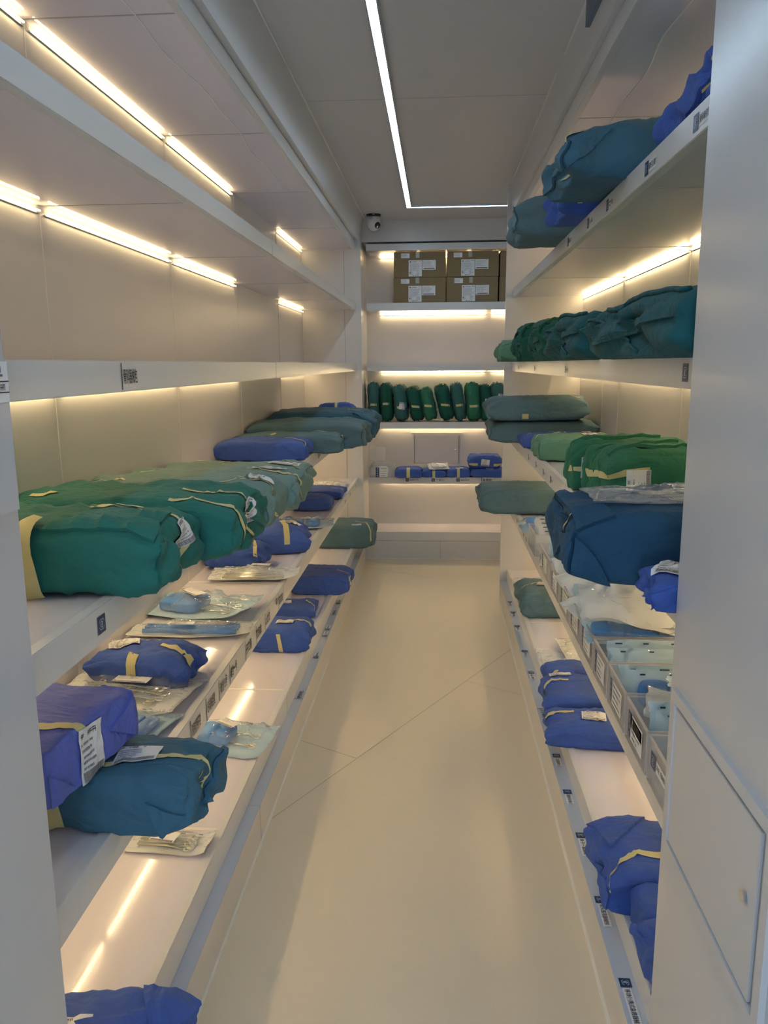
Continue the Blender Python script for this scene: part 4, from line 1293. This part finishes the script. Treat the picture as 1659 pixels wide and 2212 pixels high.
def bin_box(y0, y1, label, h=0.098, x0=0.448, x1=0.800, lab=True, emblem=False, seed=0):
    root = empty('storage_bin', (x0, y0, R4Z))
    L, D_ = y1 - y0, x1 - x0
    t = 0.003
    box('bottom', 0, D_, 0, L, 0, t, M['acryl'], root)
    box('front_wall', 0, t, 0, L, t, h, M['acryl'], root)
    box('rear_wall', D_ - t, D_, 0, L, t, h, M['acryl'], root)
    box('side_wall', t, D_ - t, 0, t, t, h, M['acryl'], root)
    box('side_wall', t, D_ - t, L - t, L, t, h, M['acryl'], root)
    bm = bmesh.new()
    for q in ((-0.001, D_ + 0.001, -0.001, t + 0.001, h, h + 0.003), (-0.001, D_ + 0.001, L - t - 0.001, L + 0.001, h, h + 0.003), (-0.001, t + 0.001, t, L - t, h, h + 0.003), (D_ - t - 0.001, D_ + 0.001, t, L - t, h, h + 0.003),
              (-0.0006, t, -0.0006, t, 0, h), (-0.0006, t, L - t, L + 0.0006, 0, h), (-0.0006, t, t, L - t, -0.0006, t), (t, D_, -0.0006, t, -0.0006, t)):
        bm_box(bm, *q)
    bm_link('rim', bm, M['acryl_edge'], root)
    rnd = random.Random(seed)
    if lab:
        D = Decal()
        W, H = min(0.125, L * 0.66), 0.062
        D.rect(0, 0, W, H, M['paper'])
        D.rect(0, 0, W * 0.2, H, M['navy'], 1)
        for k in range(4):
            D.ring(W * 0.1, H * (0.14 + 0.24 * k), 0.002, 0.004, 0, 2 * math.pi, M['emblem'], 2, 8)
            small_print(D, W * 0.27, H * (0.09 + 0.23 * k), W * rnd.uniform(0.4, 0.66), H * 0.10, rnd)
        D.build('bin_label', (-0.0012, L * 0.5 + W / 2, 0.020), (0, -1, 0), (0, 0, 1), root)
    if emblem:
        D = Decal()
        D.emblem(0, 0, 0.034)
        D.rect(0.022, -0.014, 0.10, 0.012, M['paper'])
        small_print(D, 0.027, -0.006, 0.066, 0.012, rnd)
        D.build('bin_label', (-0.0012, L * 0.75, h * 0.66), (0, -1, 0), (0, 0, 1), root)
    thing(root, label, 'storage bin', 'clear bins on the right shelf')
    return root

bins = (
    (1.375, 1.555, 'clear plastic bin nearest the right pillar, with a small navy emblem on its front', False, True),
    (1.568, 1.750, 'clear plastic bin with upright pale blue pouches, second from the right pillar', True, True),
    (1.763, 1.945, 'clear plastic bin holding the pouch of scissors, third from the right pillar', True, False),
    (1.958, 2.140, 'clear plastic bin with folded pale blue pouches, fourth from the right pillar', True, False),
    (2.153, 2.345, 'clear plastic bin with an opened cream paper pouch, fifth from the right pillar', True, False),
    (2.358, 2.540, 'clear plastic bin with a brass tool pouch, sixth from the right pillar', True, False),
    (2.553, 2.770, 'clear plastic bin with white curled paper sticking out, seventh from the right pillar', True, False),
    (2.790, 3.000, 'clear plastic bin with crumpled white paper, eighth from the right pillar', True, False),
    (3.020, 3.330, 'clear plastic bin with a blue and white packet, ninth from the right pillar', True, False),
    (3.500, 3.760, 'clear plastic bin with cream paper bags, farthest from the right pillar', False, False),
)
for k, (a, b, lb, l1, l2) in enumerate(bins):
    bin_box(a, b, lb, lab=l1, emblem=l2, seed=200 + k)

ZB = R4Z + 0.005
def upright(yc, x0, x1, ht, tilt, seed, label, content='none', paper='pouch_blue', bulge=0.012, curl=0.0, lab=None, z=ZB, yaw=0.0, wav=0.006):
    """a pouch leaning in a bin: its width runs along x, it stands on its long edge"""
    r = pouch('peel_pouch', label, ((x0 + x1) / 2, yc, z + ht / 2 * math.cos(tilt)), (x1 - x0, ht), (math.pi / 2 - tilt, 0, yaw), seed, content, paper, bulge, curl, lab, True, None, 'sterile pouch', 'film', wav)
    return r
upright(1.50, 0.50, 0.78, 0.11, 0.25, 301, 'pale blue pouch standing in the bin nearest the right pillar')
upright(1.61, 0.475, 0.77, 0.125, 0.12, 302, 'front pale blue pouch with printed marks, upright in the second bin', 'tube')
upright(1.66, 0.475, 0.76, 0.120, 0.2, 303, 'rear pale blue pouch standing behind another in the second bin')
pouch('peel_pouch', 'white paper pouch folded across the top of the second bin', (0.565, 1.70, R4Z + 0.085), (0.17, 0.11), (0.25, 0.12, -0.3), 304, 'none', 'pouch_paper', 0.012, 0.02, None, False)
pouch('peel_pouch', 'narrow pale blue pouch lying slantwise on top of the second bin', (0.66, 1.715, R4Z + 0.115), (0.26, 0.05), (0.1, 0.16, -0.2), 305, 'none', 'pouch_blue', 0.010, 0.02, None, True)
upright(1.80, 0.56, 0.79, 0.125, 0.10, 306, 'clear pouch showing round-handled scissors in the third bin', 'scissors', 'pouch_paper', 0.014, 0.0, (0.75, 0.0, 0.075, 0.03, 1.57))
upright(1.86, 0.48, 0.78, 0.115, 0.22, 307, 'pale blue pouch with a dark blue cap behind the scissors pouch', 'blue', 'pouch_blue', 0.02)
upright(1.915, 0.47, 0.78, 0.105, 0.35, 308, 'wide pale blue pouch at the back of the third bin')
upright(2.01, 0.47, 0.785, 0.12, 0.55, 309, 'folded pale blue pouch with a white edge in the fourth bin')
upright(2.08, 0.47, 0.785, 0.115, 0.45, 310, 'second folded pale blue pouch in the fourth bin')
pouch('peel_pouch', 'large opened pouch with a cream paper back bent upward on the fifth bin', (0.60, 2.235, R4Z + 0.150), (0.36, 0.17), (0.55, 0.06, -0.05), 311, 'none', 'pouch_paper', 0.02, -0.03, None, False, wav=0.05)
pouch('peel_pouch', 'bulging pale blue pouch under the opened cream one on the fifth bin', (0.61, 2.20, R4Z + 0.082), (0.36, 0.15), (0.12, 0.04, -0.08), 312, 'blue', 'pouch_blue', 0.03, 0.02, (0.35, 0.0, 0.09, 0.035, 0.05), True)
upright(2.31, 0.47, 0.785, 0.12, 0.3, 313, 'pale blue pouch with printed marks at the back of the fifth bin', 'none')
upright(2.41, 0.47, 0.785, 0.125, 0.5, 314, 'pale blue pouch with a brass tool in the sixth bin', 'metal', 'pouch_blue')
upright(2.49, 0.47, 0.785, 0.125, 0.35, 315, 'plain pale blue pouch at the back of the sixth bin')
pouch('peel_pouch', 'white paper flap curling out of the sixth bin over its front', (0.485, 2.45, R4Z + 0.09), (0.13, 0.12), (0.3, -0.25, 0.5), 316, 'none', 'pouch_paper', 0.008, 0.05, None, False, wav=0.02)
upright(2.62, 0.47, 0.785, 0.12, 0.3, 317, 'pale blue pouch standing in the seventh bin')
pouch('peel_pouch', 'white paper pouch curling out of the seventh bin', (0.50, 2.68, R4Z + 0.10), (0.14, 0.12), (0.5, -0.3, 0.3), 318, 'none', 'pouch_paper', 0.008, 0.06, None, False, wav=0.03)
pouch('peel_pouch', 'crumpled white paper pouch heaped in the eighth bin', (0.55, 2.87, R4Z + 0.10), (0.20, 0.16), (0.8, -0.2, 0.2), 319, 'none', 'pouch_paper', 0.012, 0.06, None, False, wav=0.05)
upright(3.09, 0.47, 0.785, 0.15, 0.15, 320, 'clear pouch with a bright blue printed card in the ninth bin', 'blue', 'pouch_blue', 0.03)
upright(3.20, 0.47, 0.785, 0.15, 0.25, 321, 'tall clear pouch behind the blue card pouch in the ninth bin', 'none')
for k in range(4):
    upright(3.54 + 0.055 * k, 0.47, 0.785, 0.115 + 0.008 * k, 0.2, 322 + k, ('front', 'second', 'third', 'rear')[k] + ' cream paper bag standing in the farthest bin', 'none', 'pouch_paper', 0.012, 0, None)

# ------------------------------------------------------------------ right wall, lowest shelf
pouch('peel_pouch', 'cream pouch with a tan strip at the far end of the lowest right shelf', (0.62, 4.66, Z5), (0.30, 0.26), (0, 0, 0), 111, 'cream', 'pouch_paper', 0.03, 0.0)
p = mk('wrapped_pack', 0.46, 0.80, 4.02, 4.42, Z5, 0.125, 'slate', 112, r=0.6, bulge=0.10, pinch=0.2, wr=0.006, tuck=0.012, ears=0.02)
p.tape([(-0.35, 0.2, 1), (-0.75, 0.0, 1), (-0.97, -0.1, 0.8)], 0.012)
p.label('top', -0.15, 0.0, 0.09, 0.06, -0.4)
p.tag('slate pack with a small white tag on the lowest right shelf')
pouch('peel_pouch', 'flat white wrinkled paper pouch before the blue packs on the lowest right shelf', (0.575, 3.42, Z5), (0.20, 0.26), (0, 0, 0.05), 113, 'none', 'pouch_paper', 0.008, 0.0, None, False, wav=0.008)
pouch('peel_pouch', 'shiny white pouch overlapping the flat paper pouch on the lowest right shelf', (0.655, 3.50, Z5 + 0.016), (0.14, 0.30), (0, 0, 0.05), 114, 'none', 'pouch_paper', 0.012, 0.0, None, False, wav=0.012)
p = mk('wrapped_pack', 0.458, 0.76, 3.06, 3.24, Z5, 0.085, 'blue', 115, r=0.5, bulge=0.12, pinch=0.2, wr=0.005, tuck=0.008, ears=0.014)
p.tape([(-0.7, -0.6, 1), (-0.88, -1, 0.6), (-0.88, -1, -0.5)], 0.014, (1, 0, 0))
p.tag('farthest of the three blue packs in a row on the lowest right shelf')
p = mk('wrapped_pack', 0.425, 0.76, 2.785, 3.04, Z5, 0.10, 'blue', 116, r=0.36, bulge=0.08, wr=0.005, tuck=0.008, ears=0.012)
p.tape([(-0.4, 0.35, 1), (-0.8, 0.30, 1), (-0.97, 0.1, 0.95), (-1, 0.0, 0.2)], 0.016)
p.label('top', -0.55, 0.8, 0.085, 0.04, 0)
p.flap([(-0.6, -1, 0.0), (-0.98, -1, 0.3), (-0.98, -1, -0.95)], 0.006)
p.tag('middle blue pack of the three in a row on the lowest right shelf')
p = mk('wrapped_pack', 0.405, 0.76, 2.575, 2.76, Z5, 0.082, 'blue', 117, (0, 0, -0.06), r=0.5, bulge=0.15, pinch=0.25, wr=0.007, tuck=0.010, ears=0.018)
p.tape([(-0.45, 0.35, 1), (-0.8, 0.2, 1), (-1, 0.0, 0.6)], 0.018)
p.label('top', -0.08, -0.1, 0.085, 0.07, -0.1)
p.tag('nearest blue pack of the three in a row, with a white sticker on top')
p = mk('wrapped_pack', 0.425, 0.80, 1.735, 1.975, Z5, 0.125, 'blue', 118, (0, 0, 0.05), r=0.3, bulge=0.05, wr=0.006, tuck=0.012, ears=0.012, mid=22)
p.tape([(-0.15, -0.5, 1), (-0.55, -0.35, 1), (-0.85, -0.6, 1), (-0.97, -1, 0.6), (-0.97, -1, 0.3)], 0.022, (0.5, 1, 0))
p.label('top', 0.3, -0.5, 0.08, 0.06, 0.2)
p.flap([(-0.97, 0.95, 1), (-0.2, 0.95, 1), (-0.9, -0.2, 1)], 0.008, 0.006)
p.flap([(-1, -0.95, 0.5), (-1, -0.95, -0.9), (-1, 0.3, -0.2)], 0.008)
p.tag('large blue pack with a curved yellow tape on the lowest right shelf by the pillar')
p = mk('wrapped_pack', 0.478, 0.80, 1.615, 1.728, Z5, 0.105, 'blue', 119, r=0.3, bulge=0.05, wr=0.005, tuck=0.006)
p.tape([(-0.85, -1, 0.6), (-0.3, -1, 0.55)], 0.024, (0, 0, 1))
p.tag('narrow blue pack with a straight tape band before the large taped blue pack')
p = mk('wrapped_pack', 0.462, 0.80, 1.385, 1.605, Z5, 0.12, 'blue', 120, r=0.4, bulge=0.08, wr=0.008, tuck=0.012, ears=0.014)
p.flap([(-1, 0.95, 0.95), (-1, 0.95, 0.1), (-1, 0.55, 0.6)], 0.006)
p.tag('blue pack closest to the viewer on the lowest right shelf, half behind the pillar')
# ------------------------------------------------------------------ far wall
def carton(x0, x1, z, label, yf, dz, seed):
    root = empty('cardboard_carton', ((x0 + x1) / 2, yf, z))
    w_ = x1 - x0
    box('body', -w_ / 2, w_ / 2, 0, 0.30, 0, dz, M['card'], root, 0.003)
    rnd = random.Random(seed)
    jx = rnd.uniform(-0.012, 0.012)
    D = Decal()
    D.rect(0, 0, 0.100, 0.118, M['paper'])
    D.ring(0.013, 0.106, 0, 0.005, 0, 2 * math.pi, M['ink'], 1, 10)
    small_print(D, 0.022, 0.102, 0.045, 0.007, rnd)
    small_print(D, 0.075, 0.106, 0.020, 0.006, rnd)
    for k in range(9):
        small_print(D, 0.008, 0.092 - 0.0062 * k, rnd.uniform(0.06, 0.085), 0.0035, rnd, M['grey'])
    for k in range(5):
        small_print(D, 0.006, 0.036 - 0.006 * k, rnd.uniform(0.02, 0.03), 0.0035, rnd, M['grey'])
        small_print(D, 0.060, 0.036 - 0.006 * k, rnd.uniform(0.02, 0.032), 0.0035, rnd, M['grey'])
    D.rect(0.006, 0.022, 0.014, 0.031, M['grey'], 1)
    D.ring(0.034, 0.006, 0, 0.0035, 0, 2 * math.pi, M['ink'], 1, 8)
    small_print(D, 0.040, 0.004, 0.038, 0.005, rnd)
    D.build('shipping_label', (-0.078 + jx, -0.0008, dz - 0.178), (1, 0, 0), (0, 0, 1), root)
    D = Decal()
    D.rect(0, 0, 0.100, 0.070, M['paper'])
    for k in range(7):
        small_print(D, 0.006, 0.060 - 0.0065 * k, rnd.uniform(0.04, 0.08), 0.0036, rnd, M['grey'])
    small_print(D, 0.080, 0.062, 0.012, 0.005, rnd)
    D.rect(0.010, 0.005, 0.092, 0.012, M['grey'], 1)
    D.build('address_label', (0.026 + jx, -0.0008, dz - 0.130), (1, 0, 0), (0, 0, 1), root)
    D = Decal()
    D.rect(0, 0, 0.064, 0.034, M['paper'])
    for k in range(3):
        small_print(D, 0.004, 0.024 - 0.008 * k, 0.04, 0.004, rnd, M['grey'])
    D.build('small_label', (-0.135 + jx, -0.0008, dz - 0.044), (1, 0, 0), (0, 0, 1), root)
    D = Decal()
    D.rect(0, 0, 0.027, 0.042, M['packing_tape'])
    D.build('tape', (-0.024 + jx, -0.0006, dz - 0.043), (1, 0, 0), (0, 0, 1), root)
    box('tape', -0.024 + jx, 0.003 + jx, -0.0004, 0.29, dz + 0.0001, dz + 0.0004, M['packing_tape'], root)
    thing(root, label, 'cardboard box', 'brown cartons on the far shelf')
rows = (('lower', 2.0085, 0.184), ('upper', 2.1935, 0.186))
cols = ((-0.338, 0.055, 'left column'), (0.066, 0.452, 'middle column'), (0.463, 0.850, 'right column, mostly hidden by the end panel'))
n = 0
for rn, z, dz in rows:
    for x0, x1, cn in cols:
        sh = 0.0 if rn == 'lower' else 0.003
        carton(x0 + sh, x1 + sh, z, rn + ' brown labelled carton in the ' + cn, 6.135 if rn == 'lower' else 6.138, dz, 400 + n)
        n += 1

# standing green bags
bags = (
    (-0.503, 0.088, 0.305, 0.03, 'moss', 'leftmost standing bag, dull teal and upright'),
    (-0.403, 0.090, 0.300, 0.06, 'dark', 'second standing bag from the left, very dark green and upright'),
    (-0.290, 0.100, 0.285, 0.10, 'moss', 'third standing bag from the left, crumpled grey-teal with a white tag'),
    (-0.175, 0.098, 0.272, 0.22, 'dark', 'fourth standing bag from the left, dark green and leaning left'),
    (-0.075, 0.098, 0.265, 0.26, 'leaf', 'fifth standing bag from the left, mid green with a slanted tape'),
    (0.055, 0.108, 0.285, 0.24, 'dark', 'sixth standing bag from the left, broadest dark green one'),
    (0.165, 0.088, 0.300, 0.18, 'moss', 'seventh standing bag from the left, teal and tallest'),
    (0.278, 0.110, 0.300, 0.10, 'leaf', 'eighth standing bag from the left, rounded green with a level tape'),
    (0.378, 0.082, 0.290, 0.08, 'dark', 'ninth standing bag from the left, narrow green with a white tag'),
    (0.475, 0.110, 0.298, 0.04, 'moss', 'rightmost standing bag, teal with a white tag, beside the end panel'),
)
for k, (x, wd, ht, tl, m, lb) in enumerate(bags):
    zc = 1.1015 + (ht / 2) * math.cos(tl) + abs(math.sin(tl)) * wd * 0.36
    p = Pack('green_bag', (x - 0.0, 6.262, zc), (ht, wd, 0.26), (math.pi / 2, -math.pi / 2 + 0.0, 0), m=m, seed=500 + k, r=0.97, bulge=0.05, pinch=0.15, wr=0.007, tuck=0.010, flat=False, ears=0.0)
    # local x -> up, local y -> across, local z -> towards the viewer
    R = Matrix(((0, -1, 0), (0, 0, -1), (1, 0, 0)))
    p.root.rotation_euler = (Matrix.Rotation(-tl, 3, 'Y') @ R).to_euler()
    ty = -0.12 + (0.0, 0.05, -0.1, -0.12, -0.06, -0.08, -0.05, -0.1, -0.08, 0.1)[k]
    if k != 9:
        p.tape([(ty, -0.7, 1), (ty + (0.16 if k in (3, 4, 5) else 0.02), 0.55, 1)], 0.018, (1, 0, 0))
    if k in (2, 8, 9):
        p.label('top', (-0.15, 0.0, 0.25)[(2, 8, 9).index(k)], -0.3, 0.05, 0.055, 1.3)
    V, F = tube_geo(p.S(np.array([(0.97 - 1.9 * t, -0.55 + 0.1 * math.sin(3 * t + k), 1.0) for t in np.linspace(0.0, 1, 18)]), 0.002), 0.003, 6)
    link('seam_fold', V, F, M[m], p.root, smooth=True)
    p.tag(lb + ', on the far shelf', 'wrapped bag', 'standing green bags')

# blue packs and bag on the lower far shelf
ZQ = 0.6665
rows = (
    (-0.325, -0.125, 6.06, 6.30, 0.070, 601, 'leftmost of the row of blue packs on the far wall shelf'),
    (-0.115, 0.065, 6.10, 6.33, 0.055, 602, 'second blue pack on the far wall shelf, under the steel tray pouch'),
    (0.078, 0.258, 6.10, 6.33, 0.065, 603, 'third blue pack from the left on the far wall shelf'),
    (0.268, 0.535, 6.10, 6.36, 0.062, 604, 'wide flat blue pack on the far wall shelf carrying another blue pack'),
)
for x0, x1, y0, y1, h, sd, lb in rows:
    p = mk('wrapped_pack', x0, x1, y0, y1, ZQ, h, 'blue', sd, r=0.42, bulge=0.12, pinch=0.2, wr=0.004, tuck=0.006, ears=0.008)
    if sd != 604:
        p.tape([(0.0, -0.5, 1), (0.0, -1, 0.8), (0.0, -1, -0.9)], 0.028 if sd == 601 else 0.022, (1, 0, 0))
    if sd > 602:
        p.label('top', 0.1, -0.7, 0.06, 0.03, 0)
    p.tag(lb, 'wrapped pack', 'blue packs on the far shelf')
p = mk('wrapped_pack', 0.255, 0.50, 6.14, 6.34, ZQ + 0.066, 0.100, 'blue', 605, r=0.4, bulge=0.08, pinch=0.15, wr=0.006, tuck=0.008, ears=0.015)
p.tape([(-0.95, -1, -0.3), (-0.45, -1, -0.3)], 0.020, (0, 0, 1))
p.tape([(0.55, -1, -0.4), (0.97, -1, -0.4)], 0.020, (0, 0, 1))
p.label('front', 0.02, 0.0, 0.065, 0.055, -0.1)
p.tag('blue pack with tapes and a sticker lying on top of the wide flat blue pack', 'wrapped pack', 'blue packs on the far shelf')
pouch('peel_pouch', 'pale pouch with white tool on the second blue pack of the far shelf', (0.01, 6.17, ZQ + 0.075), (0.16, 0.13), (0.25, 0.0, 0.15), 606, 'cream', 'pouch_paper', 0.02, 0.02, None, False)
bn = empty('storage_bin', (-0.530, 6.10, ZQ))
W_, D_, H_ = 0.195, 0.24, 0.085
for nm, q in (('bottom', (0, W_, 0, D_, 0, 0.003)), ('front_wall', (0, W_, 0, 0.003, 0.003, H_)), ('rear_wall', (0, W_, D_ - 0.003, D_, 0.003, H_)), ('side_wall', (0, 0.003, 0.003, D_ - 0.003, 0.003, H_)), ('side_wall', (W_ - 0.003, W_, 0.003, D_ - 0.003, 0.003, H_))):
    box(nm, *q, M['acryl'], bn)
D = Decal()
D.rect(0, 0, 0.094, 0.076, M['paper'])
D.rect(0, 0, 0.028, 0.076, M['navy'], 1)
for k in range(4):
    D.ring(0.014, 0.010 + 0.0185 * k, 0.003, 0.006, 0, 2 * math.pi, M['emblem'], 2, 8)
    small_print(D, 0.036, 0.006 + 0.0185 * k, 0.05, 0.0075, random.Random(610 + k))
D.build('bin_label', (0.046, -0.001, 0.004), (1, 0, 0), (0, 0, 1), bn)
thing(bn, 'small clear bin with navy and white label on the far wall shelf', 'storage bin')
def clear_sack(name, loc, sx, sy, sz, seed, label):
    q = lump((sx, sy, sz), seed)
    root = empty(name, loc)
    V = np.array(q[0])
    V += 0.010 * vnoise(V * 28, seed)[:, None] * np.sign(V)
    link('film', V, q[1], M['bag'], root, smooth=True)
    V2 = V * 0.55
    V2[:, 2] -= sz * 0.15
    link('contents', V2, q[1], M['pouch_blue'], root, smooth=True)
    thing(root, label, 'clear bag')
clear_sack('clear_bag', (-0.435, 6.22, ZQ + 0.058), 0.165, 0.19, 0.10, 620, 'clear bag of pale items inside the small labelled bin on the far shelf')
pouch('clear_bag', 'empty clear bag end flopping up beside the far left panel', (-0.49, 6.28, ZQ + 0.165), (0.13, 0.13), (1.2, 0.2, 0.3), 621, 'none', 'bag', 0.02, 0.03, None, False, None, 'clear bag', 'bag', 0.02)
